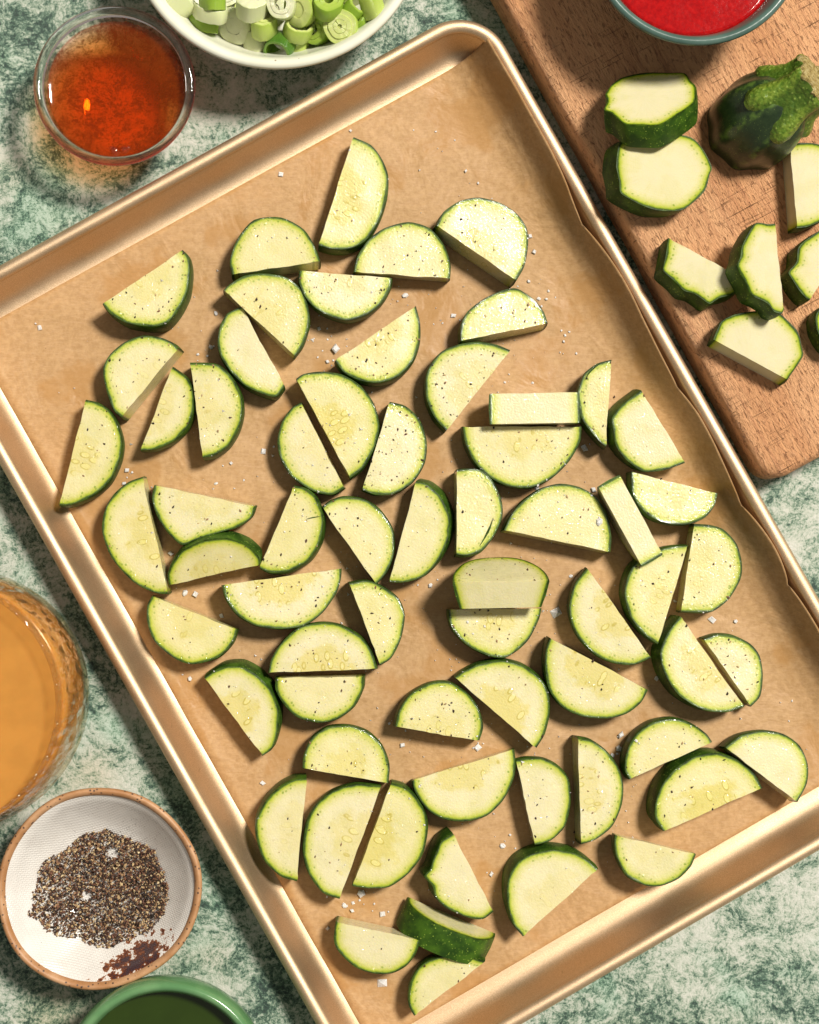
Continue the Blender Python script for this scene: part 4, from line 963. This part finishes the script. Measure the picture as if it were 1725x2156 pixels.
SCAL = [ # label, zoom x, y, z, r, h, mat, axis, layers, oval, hole, tear
 ('dark green hollow scallion ring, lowest on the bowl wall', 862, 292, .0300, .0078, .0100, 'sc_dark', (-.35, -.75, .55), 1, .85, .80, 0),
 ('white scallion piece behind the dark green ring', 722, 262, .0250, .0062, .0095, 'sc_white', (.2, .9, .35), 2, 1, .1, 0),
 ('pale green scallion ring with a clear hollow, above a white piece', 768, 150, .0360, .0078, .0098, 'sc_pale', (0, .62, .78), 2, .8, .45, 0),
 ('largest scallion ring, pale with nested yellow-green core', 1240, 165, .0370, .0082, .0088, 'sc_pale', (-.15, -.25, .95), 3, 1.12, .12, 0),
 ('torn curled scallion strip beside the largest ring', 975, 185, .0330, .0080, .0080, 'sc_pale', (.25, .55, .75), 1, .9, .78, .35),
 ('soft green scallion ring between torn strip and largest ring', 1088, 178, .0290, .0078, .0090, 'sc_green', (-.55, -.2, .8), 2, 1.1, .40, 0),
 ('pale wedge of scallion under the torn strip', 968, 275, .0240, .0060, .0080, 'sc_pale', (.3, .85, .4), 2, 1, .3, .2),
 ('flat white scallion disc with smooth face', 582, 160, .0270, .0082, .0060, 'sc_white', (-.2, -.35, .9), 2, 1.15, .05, 0),
 ('yellow-green scallion piece on its side under a white curl', 393, 140, .0300, .0080, .0095, 'sc_green', (.12, .95, .30), 2, .9, .1, 0),
 ('long white scallion curl over a yellow-green piece', 432, 78, .0380, .0098, .0070, 'sc_white', (.1, .8, .55), 1, .8, .75, .45),
 ('white scallion stub at the bowl edge by the amber bowl', 250, 28, .0360, .0070, .0130, 'sc_white', (.85, .45, .25), 2, .8, .3, 0),
 ('bright yellow-green scallion piece resting on the white curl', 447, 12, .0430, .0078, .0090, 'sc_green', (0, .95, .3), 2, .8, .1, 0),
 ('thick pale scallion disc with domed face', 690, 42, .0430, .0082, .0100, 'sc_white', (.06, .55, .82), 2, .85, .05, 0),
 ('whitish scallion ring with speckled hollow', 872, 28, .0440, .0074, .0090, 'sc_white', (-.1, -.2, .95), 2, 1, .42, 0),
 ('broad pale scallion disc beside the speckled ring', 990, 55, .0390, .0088, .0075, 'sc_pale', (-.45, -.35, .8), 2, .95, .05, 0),
 ('fresh green scallion ring lying face up above the soft green one', 1160, 32, .0420, .0082, .0080, 'sc_green', (.1, .45, .88), 2, .9, .3, 0),
 ('bright green scallion sliver on the bowl wall beside the largest ring', 1375, 145, .0330, .0058, .0090, 'sc_green', (-.7, .3, .55), 1, .9, .6, 0),
 ('pale green scallion piece highest on the bowl wall', 1430, 38, .0400, .0064, .0110, 'sc_pale', (-.3, .9, .4), 2, .9, .1, 0),
 ('green scallion strip wedged between rings', 1320, 62, .0370, .0068, .0080, 'sc_green', (.6, .5, .6), 1, .8, .7, .3),
 ('pale scallion disc half under the white disc', 640, 205, .0225, .0070, .0060, 'sc_white', (.1, -.2, .95), 2, 1, .05, 0),
 ('small green scallion ring under the curled strip', 1180, 255, .0255, .0055, .0060, 'sc_green', (-.1, .2, .95), 1, 1, .6, 0),
 ('mid-green scallion ring under the fresh green one', 1150, 95, .0320, .0072, .0080, 'sc_green', (.2, .3, .9), 2, .9, .35, 0),
]
for k, r in enumerate(SCAL):
    x, y = s1(r[1], r[2]); scallion(r[0], x, y, r[3], *r[4:8], *r[8:12], seed=k + 11)
# bed of slices under and beyond them, further up the bowl
rb = random.Random(5)
bedn = 0
for gx in range(-4, 5):
    for gy in range(-3, 4):
        px = SB.x + gx * .0135 + rb.uniform(-.003, .003); py = SB.y + gy * .0135 + rb.uniform(-.003, .003)
        dd = math.hypot(px - SB.x, py - SB.y)
        if dd > .050: continue
        zt = .024 + (.050 - dd) * .22
        q = Vector((px, py, zt)) - CAM; q2 = RM.transposed() @ q
        D = (862.5 + FD * q2.x / -q2.z, 1078 - FD * q2.y / -q2.z)
        ax_ = (rb.uniform(-.6, .6), rb.uniform(-.6, .6), 1)
        scallion('scallion slice in the bed under the scallions on top', D[0], D[1], zt - (.010 if gy < -1 else 0), rb.uniform(.0066, .0082), .0085, rb.choice(['sc_pale', 'sc_green', 'sc_white', 'sc_pale']), ax_, 2, 1, rb.choice([.1, .4, .05]), 0, seed=bedn + 60)
        bedn += 1

# ------------------------------------------------------------------ small glass bowl of amber liquid
rz = 0.040
c = pt(240.5, 179, rz); Rr = 170 * mper(rz); c.z = 0
gb = thing('glass_bowl', 'small clear glass bowl of amber red liquid', 'glass bowl', c.copy())
prof = [(0, .0022), (.014, .0018), (.0175, .0004), (.0205, .0004), (.0225, .002), (.0275, .0085), (.0335, .020), (Rr - .0028, .032), (Rr - .0012, .0352), (Rr - .0048, .0355), (Rr - .0062, .032), (.0300, .019), (.0250, .0105), (.020, .0065), (.010, .0058), (0, .0058)]
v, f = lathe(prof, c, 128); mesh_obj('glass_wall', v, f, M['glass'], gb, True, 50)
ring = [(Rr - .0011, .0353), (Rr - .0003, .0368), (Rr, .0385), (Rr - .0010, .0400), (Rr - .0028, .0402), (Rr - .0043, .0392), (Rr - .0048, .0375), (Rr - .0048, .0357)]
v, f = lathe(ring + ring[:1], c, 128); mesh_obj('glass_rim', v, f, M['rim_glass'], gb, True, 60)
li = [(0, .0056), (.010, .0056), (.0202, .0063), (.0252, .0103), (.0302, .0188), (Rr - .0066, .0295), (Rr - .0059, .0325), (Rr - .0070, .0318), (Rr - .010, .0314), (.016, .0312), (0, .0312)]
v, f = lathe(li, c, 128)
tag(mesh_obj('liquid', v, f, M['amber'], gb, True), 'amber red liquid with bubbles')
for bx, by, br in ((243, 318, .0024), (262, 315, .0020), (270, 312, .0013), (236, 312, .0012)):
    q = pt(bx, by, .0315)
    prof = [(0, br * .75), (br * .5, br * .62), (br * .85, br * .3), (br, 0), (br * .94, 0), (br * .8, br * .27), (br * .46, br * .56), (0, br * .69)]
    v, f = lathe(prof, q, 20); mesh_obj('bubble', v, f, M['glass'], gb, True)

# ------------------------------------------------------------------ glass of cloudy cider
rz = 0.100
c = pt(-143, 1487, rz); Rr = 263 * mper(rz)
pb = pt(184, 1444, 0.045); Rb = math.hypot(pb.x - c.x, pb.y - c.y); c.z = 0
gl = thing('drinking_glass', 'dimpled glass of cloudy amber cider on the counter', 'glass', c.copy())
def bell(z): t = (z - .045) / .055; return Rb + (Rr - Rb) * t * t if t > 0 else Rb * math.sqrt(max(0.02, 1 - (abs(t) / .98) ** 2.6))
outp = [(0, .0004), (.030, .0004), (.036, .0012)] + [(bell(z), z) for z in (.006, .012, .02, .03, .045, .058, .07, .08, .09, .098)]
T = .0022
inp = [(bell(z) - T, z) for z in (.098, .09, .08, .07, .058, .045, .03, .02, .0125)] + [(.030, .0085), (0, .0080)]
v, f = lathe(outp + [(Rr - .0003, .0997), (Rr - .0011, .1003), (Rr - .0019, .0997)] + inp, c, 160)
mesh_obj('glass_wall', v, f, M['dimple_glass'], gl, True)
lp = [(0, .0078), (.030, .0083)] + [(bell(z) - T + .0002, z) for z in (.0125, .02, .03, .045, .058, .07, .08, .0885)] + [(bell(.0895) - T - .0012, .0878), (bell(.0885) - .006, .0875), (.02, .0875), (0, .0875)]
v, f = lathe(lp, c, 128); tag(mesh_obj('cider', v, f, M['cider'], gl, True), 'cloudy orange-brown cider')

# ------------------------------------------------------------------ pepper bowl
rz = 0.034
c = pt(208, 1872, rz); Rr = 211 * mper(rz); c.z = 0
PB = c.copy()
pb_ = thing('pepper_bowl', 'handmade white bowl with bare clay rim, brown stain and ground pepper', 'bowl', c.copy())
wobf = lambda a, z: 1 + (0.012 * math.sin(2 * a + .6) + 0.010 * math.sin(3 * a + 2.0) + 0.004 * math.sin(7 * a)) * min(1, z / .03)
inn = [(Rr - .0040, .0318), (Rr - .0082, .0255), (.0355, .0180), (.0290, .0105), (.0220, .0062), (.012, .0046), (0, .0042)]
def bowl_z(r):
    pts = inn[::-1]
    for (r0, z0), (r1, z1) in zip(pts, pts[1:]):
        if r0 <= r <= r1: return z0 + (z1 - z0) * (r - r0) / (r1 - r0)
    return pts[-1][1]
outp = [(0, .0003), (.022, .0003), (.0245, .002), (.033, .010), (.0420, .0215), (Rr - .0012, .0300)]
rim = [(Rr - .0002, .0318), (Rr - .0002, .0334), (Rr - .0010, .0344), (Rr - .0021, .0345), (Rr - .0031, .0336)]
v, f = lathe(outp + rim[:1] + [(Rr - .0034, .0320), (Rr - .0040, .0318)] + inn[1:], c, 110, wobf)
mesh_obj('glazed_body', v, f, M['pbowl'], pb_, True)
v, f = lathe([outp[-1]] + rim + [(Rr - .0038, .0326), (Rr - .0043, .0308)], c, 110, wobf)
mesh_obj('clay_rim', v, f, M['clay'], pb_, True, fix=False)

def grain_mesh(items, name):
    """items: (centre, size, shade, flat) -> jittered little blocks in one mesh"""
    V, F_, S = [], [], []
    rr = random.Random(3)
    for p, s, sh, fl in items:
        b = len(V)
        e1 = Vector((rr.gauss(0, 1), rr.gauss(0, 1), rr.gauss(0, .5))).normalized(); e2 = e1.orthogonal().normalized(); e3 = e1.cross(e2)
        for d in (e1, -e1, e2 * .88, -e2 * .88, e3 * fl, -e3 * fl):
            V.append(p + d * (s * .5 * rr.uniform(.5, 1.35))); S.append(sh)
        F_ += [(b, b + 2, b + 4), (b + 2, b + 1, b + 4), (b + 1, b + 3, b + 4), (b + 3, b, b + 4), (b + 2, b, b + 5), (b + 1, b + 2, b + 5), (b + 3, b + 1, b + 5), (b, b + 3, b + 5)]
    return mesh_obj(name, V, F_, M['grain'], None, False, attrs={'shade': ('FLOAT', S)}, fix=False, origin=items[0][0].copy())
heap = [(x / 2, 1566.6 + y / 2) for x, y in ((145, 680), (160, 600), (185, 490), (300, 425), (360, 370), (450, 360), (560, 400), (625, 425), (690, 500), (712, 600), (700, 700), (640, 775), (560, 805), (450, 850), (330, 810), (230, 780), (165, 720))]
heapw = [pt(x, y, .008) for x, y in heap]
def inside(p, poly):
    c_ = False; n_ = len(poly)
    for i in range(n_):
        a, b = poly[i], poly[i - 1]
        if (a.y > p.y) != (b.y > p.y) and p.x < (b.x - a.x) * (p.y - a.y) / (b.y - a.y) + a.x: c_ = not c_
    return c_
gaps = [(pt(240, 1795, .008), .0030), (pt(184, 1886, .008), .0024), (pt(208, 1932, .008), .0014)]
rg = random.Random(21)
items = []
hx = [p.x for p in heapw]; hy = [p.y for p in heapw]
def shade_pick():
    u = rg.random()
    return rg.uniform(.0, .35) if u < .46 else rg.uniform(.35, .62) if u < .72 else rg.uniform(.62, .84) if u < .90 else rg.uniform(.84, 1.0)
def edge_dist(p): return min(((p.x - a.x) ** 2 + (p.y - a.y) ** 2) ** .5 for a in heapw)
while len(items) < 10500:
    p = Vector((rg.uniform(min(hx) - .002, max(hx) + .002), rg.uniform(min(hy) - .002, max(hy) + .002), 0))
    p2 = p + Vector((noise.noise(p * 200), noise.noise(p * 200 + Vector((7, 7, 0))), 0)) * .0022
    if not inside(p2, heapw): continue
    if any((Vector((p.x, p.y, 0)) - Vector((g_.x, g_.y, 0))).length < r_ * (1 + .5 * noise.noise(p * 400)) for g_, r_ in gaps) and rg.random() < .97: continue
    r_ = math.hypot(p.x - PB.x, p.y - PB.y)
    hgt = min(1, edge_dist(p) / .010) * .0042 * (1 + .6 * noise.noise(p * 120))
    s = abs(rg.gauss(.00080, .00052)) + .00032
    p.z = bowl_z(r_) + s * .25 + hgt * rg.random() ** .5
    items.append((p, s, shade_pick(), rg.uniform(.4, .9)))
for _ in range(520):                # stray dust up the bowl wall
    a = rg.gauss(rad(50), rad(32)); r_ = rg.uniform(.012, .043)
    if rg.random() < .25: a = rg.uniform(0, 6.28)
    p = Vector((PB.x + r_ * math.cos(a), PB.y + r_ * math.sin(a), bowl_z(r_) + .0001))
    items.append((p, rg.uniform(.00015, .00050), rg.uniform(0, .4), .6))
o = grain_mesh(items, 'ground_pepper')
tag(o, 'heap of coarsely ground black pepper in the handmade bowl', 'ground pepper', None, 'stuff')

# ------------------------------------------------------------------ green bowl of oil
rz = 0.045
c = pt(345, 2285, rz); Rr = 210 * mper(rz); c.z = 0
gbw = thing('green_bowl', 'leaf green glazed bowl of dark oil beside the pepper bowl', 'bowl', c.copy())
prof = [(0, .0003), (.034, .0003), (.037, .003), (.046, .014), (Rr + .0010, .030), (Rr + .0014, .038), (Rr + .0002, .0432), (Rr - .0010, .0448), (Rr - .0026, .0450), (Rr - .0040, .0436), (Rr - .0056, .0400), (Rr - .0064, .032), (.040, .016), (.03, .008), (0, .006)]
v, f = lathe(prof, c, 110); mesh_obj('bowl_body', v, f, M['green'], gbw, True)
v, f = lathe([(0, .0335), (Rr - .009, .0335), (Rr - .0063, .0341), (Rr - .0062, .0320), (.041, .0162), (.03, .0085), (0, .0065)], c, 110)
tag(mesh_obj('oil', v, f, M['oil'], gbw, True, 60), 'dark green oil')

# ------------------------------------------------------------------ salt flakes
def salt_mesh(seed, pyramid=False):
    r_ = random.Random(seed)
    if pyramid:
        V = [Vector((x, y, 0)) for x, y in ((-.5, -.5), (.5, -.46), (.52, .5), (-.48, .52))] + [Vector((x, y, .22)) for x, y in ((-.30, -.28), (.3, -.3), (.28, .3), (-.3, .3))] + [Vector((.03, .0, .52))]
        F_ = [(3, 2, 1, 0), (0, 1, 5, 4), (1, 2, 6, 5), (2, 3, 7, 6), (3, 0, 4, 7), (4, 5, 8), (5, 6, 8), (6, 7, 8), (7, 4, 8)]
    else:
        h = r_.uniform(.22, .45)
        k = r_.randint(4, 6)
        V, F_ = [], []
        for zz, sc_ in ((0, 1), (h * .6, .95), (h, .62)):
            for i in range(k):
                a = 2 * math.pi * i / k + .4
                q = .5 * r_.uniform(.72, 1.18) * sc_
                V.append(Vector((q * math.cos(a), q * math.sin(a) * .85, zz + r_.uniform(-.06, .06) * (zz > 0))))
        for j in range(2):
            for i in range(k):
                F_.append((j * k + i, j * k + (i + 1) % k, (j + 1) * k + (i + 1) % k, (j + 1) * k + i))
        F_.append(tuple(range(k))[::-1]); F_.append(tuple(range(2 * k, 3 * k)))
    me = bpy.data.meshes.new('salt_flake'); me.from_pydata([tuple(v) for v in V], [], F_); me.materials.append(M['salt']); return me
SMESH = [salt_mesh(i) for i in range(9)]; PYR = salt_mesh(0, True)
def find_top(P):
    """height of a slice under the camera ray through P (photo units), else the parchment"""
    for root, c, O, n, lab in SLICES:
        q = on_plane(P[0], P[1], c, n)
        if abs(n.z) > .5 and inside(q, [c] + list(O) if False else list(O)): return q
    return None
SALT = Z('84,690 592,367 981,360 1007,386 1125,530 1116,497 1113,592 1135,629 1151,630 955,665 853,622 706,735 690,762 672,692 445,731 417,746 455,660 555,950 487,975 455,1018 268,990 262,1018 1190,706 1187,719 1230,944 1250,1031 907,1232 1202,1213 1500,1304 1548,1308 1382,1428 1307,1547 1303,1575 1006,1574 848,1569 400,1430 390,1248 412,1251 360,1166 466,1297 553,1649 760,1880 725,1906 742,1917 744,1901 806,1924 690,1955 1035,1840 1058,1781 1085,1786 1063,805 1122,806 985,1310 820,1523 1262,1098 875,1673 738,275 918,277 958,295 690,715 658,715 1130,1028 1420,1265 1340,1560 1668,1476 1290,1590')
SSZ = [10, 10, 7, 5, 9, 9, 7, 8, 6, 10, 11, 15, 7, 8, 9, 5, 8, 11, 7, 7, 9, 8, 6, 5, 14, 10, 9, 7, 14, 8, 9, 12, 12, 13, 10, 9, 11, 11, 10, 9, 10, 14, 9, 7, 6, 11, 7, 10, 10, 4, 5, 5, 5, 6, 13, 6, 6, 4, 3, 4, 5, 8, 5, 6, 4, 8]
rs_ = random.Random(9)
def put_salt(x, y, d, me, zflat=None):
    q = find_top((x, y))
    lab, grp = ('clear salt flake lying on the brown parchment', 'salt flakes scattered on the parchment')
    if q is None: q = pt(x, y, FLOOR - .0002)
    else: lab, grp = 'clear salt flake lying on a zucchini half-moon', 'salt flakes on the zucchini'
    o = bpy.data.objects.new('salt_flake', me); col.objects.link(o); o.location = q
    s = d * mper(.002) * 1.45
    o.scale = (s, s * rs_.uniform(.8, 1.1), s * rs_.uniform(.7, 1)); o.rotation_euler = (rs_.uniform(-.15, .15), rs_.uniform(-.15, .15), rs_.uniform(0, 6.28))
    return tag(o, lab, 'salt flake', grp)
for (x, y), d in zip(SALT, SSZ): put_salt(x, y, d, SMESH[rs_.randrange(9)])
for k in range(70):
    x, y = SALT[rs_.randrange(len(SALT))]
    put_salt(x + rs_.gauss(0, 16), y + rs_.gauss(0, 16), rs_.uniform(2.5, 5), SMESH[rs_.randrange(9)])
for x, y, d, lab in ((1171, 1290, 18, 'largest salt crystal, a hollow pyramid beside a clean seedy zucchini half-moon'), (805, 2070, 17, 'square salt pyramid below a clean zucchini half-moon')):
    o = put_salt(x, y, d * .8, PYR); o['label'] = lab; o.rotation_euler = (0, 0, .5 if d == 18 else .05)
# fine salt dust
V, F_ = [], []
for _ in range(1300):
    lx, ly = rs_.gauss(0, .085), rs_.gauss(-.02, .12)
    if abs(lx) > .125 or not -.19 < ly < .19: continue
    p = PM @ Vector((lx, ly, 0)); p.z = FLOOR
    q = Vector(p) - CAM; q2 = RM.transposed() @ q
    D = (862.5 + FD * q2.x / -q2.z, 1078 - FD * q2.y / -q2.z)
    t = find_top(D)
    if t is not None: p = t + Vector((0, 0, .0002))
    s = abs(rs_.gauss(0, .00030)) + .00014; b = len(V)
    for d in ((1, 0, 0), (-.6, .8, 0), (-.5, -.8, 0), (0, 0, 1.0)): V.append(p + Vector(d) * s + Vector((rs_.uniform(-1, 1), rs_.uniform(-1, 1), 0)) * s * .3)
    F_ += [(b, b + 1, b + 3), (b + 1, b + 2, b + 3), (b + 2, b, b + 3), (b, b + 2, b + 1)]
o = mesh_obj('salt_dust', V, F_, M['salt'], None, False, fix=False, origin=V[0].copy())
tag(o, 'fine salt grains dusted over the zucchini and parchment', 'salt dust', None, 'stuff')

# ------------------------------------------------------------------ pepper on the slices
rp = random.Random(31)
def on_slice(S):
    root, c, O, n, lab = S
    i = rp.randrange(len(O) - 1); a, b = O[i] - c, O[i + 1] - c
    u = math.sqrt(rp.random()) * .97; t = rp.random()
    return c + (a * (1 - t) + b * t) * u + n * .0002
items = []; big = []
for S, k in PEP:
    for _ in range(int(k * 1.25)):
        s = abs(rp.gauss(0, .00090)) + .00070
        (big if s > .00215 else items).append((on_slice(S), s, rp.uniform(0, .45) if rp.random() < .72 else rp.uniform(.55, .9), rp.uniform(.3, .6)))
    for _ in range(6 + int(k)): items.append((on_slice(S), rp.uniform(.00025, .00055), rp.uniform(0, .4), .6))
for _ in range(260):
    lx, ly = rp.gauss(0, .085), rp.gauss(-.02, .11)
    if abs(lx) > .12 or abs(ly) > .19: continue
    p = PM @ Vector((lx, ly, 0)); p.z = FLOOR; items.append((p, rp.uniform(.00018, .0005), rp.uniform(0, .6), .6))
tag(grain_mesh(items, 'pepper_specks'), 'fine black pepper specks sprinkled over the zucchini', 'pepper specks', None, 'stuff')
for x, y, s, sh in ((541, 631, 11, .1), (706, 592, 8, .7), (1113, 642, 13, .75), (232, 759, 11, .02), (285, 668, 8, .02), (859, 538, 8, .03), (1236, 797, 9, .03), (1231, 848, 8, .05), (1294, 836, 8, .3), (975, 1078, 10, .02), (1040, 901, 9, .1),
                    (1131, 927, 8, .7), (1197, 923, 6, .5), (1079, 1213, 10, .1), (1004, 1232, 8, .35), (1446, 1318, 9, .1), (1535, 1347, 8, .03), (1532, 1461, 10, .1), (1548, 1475, 8, .9), (1267, 1452, 8, .02), (1249, 1392, 11, .2), (1143, 1550, 9, .25),
                    (1503, 1188, 7, .4), (1408, 1204, 8, .05), (1184, 1090, 6, .05), (1196, 1123, 8, .2), (1038, 749, 8, .3), (337, 1040, 9, .08), (397, 1200, 6, .05), (541, 1238, 8, .6), (822, 1302, 8, .05), (694, 1743, 8, .1), (1210, 1752, 8, .3), (1432, 1635, 8, .03), (756, 972, 8, .1), (855, 907, 8, .05)):
    q = find_top((x, y)) or pt(x, y, FLOOR)
    o = grain_mesh([(q + Vector((0, 0, s * mper(.016) * .25)), s * mper(.016) * 1.05, sh, .7)], 'pepper_flake')
    tag(o, 'coarse chip of cracked peppercorn on or by a zucchini slice', 'pepper flake', 'cracked peppercorn chips on the tray')
for q, s, sh, fl in big:
    o = grain_mesh([(q, s, sh, fl)], 'pepper_flake')
    tag(o, 'coarse chip of cracked peppercorn on or by a zucchini slice', 'pepper flake', 'cracked peppercorn chips on the tray')
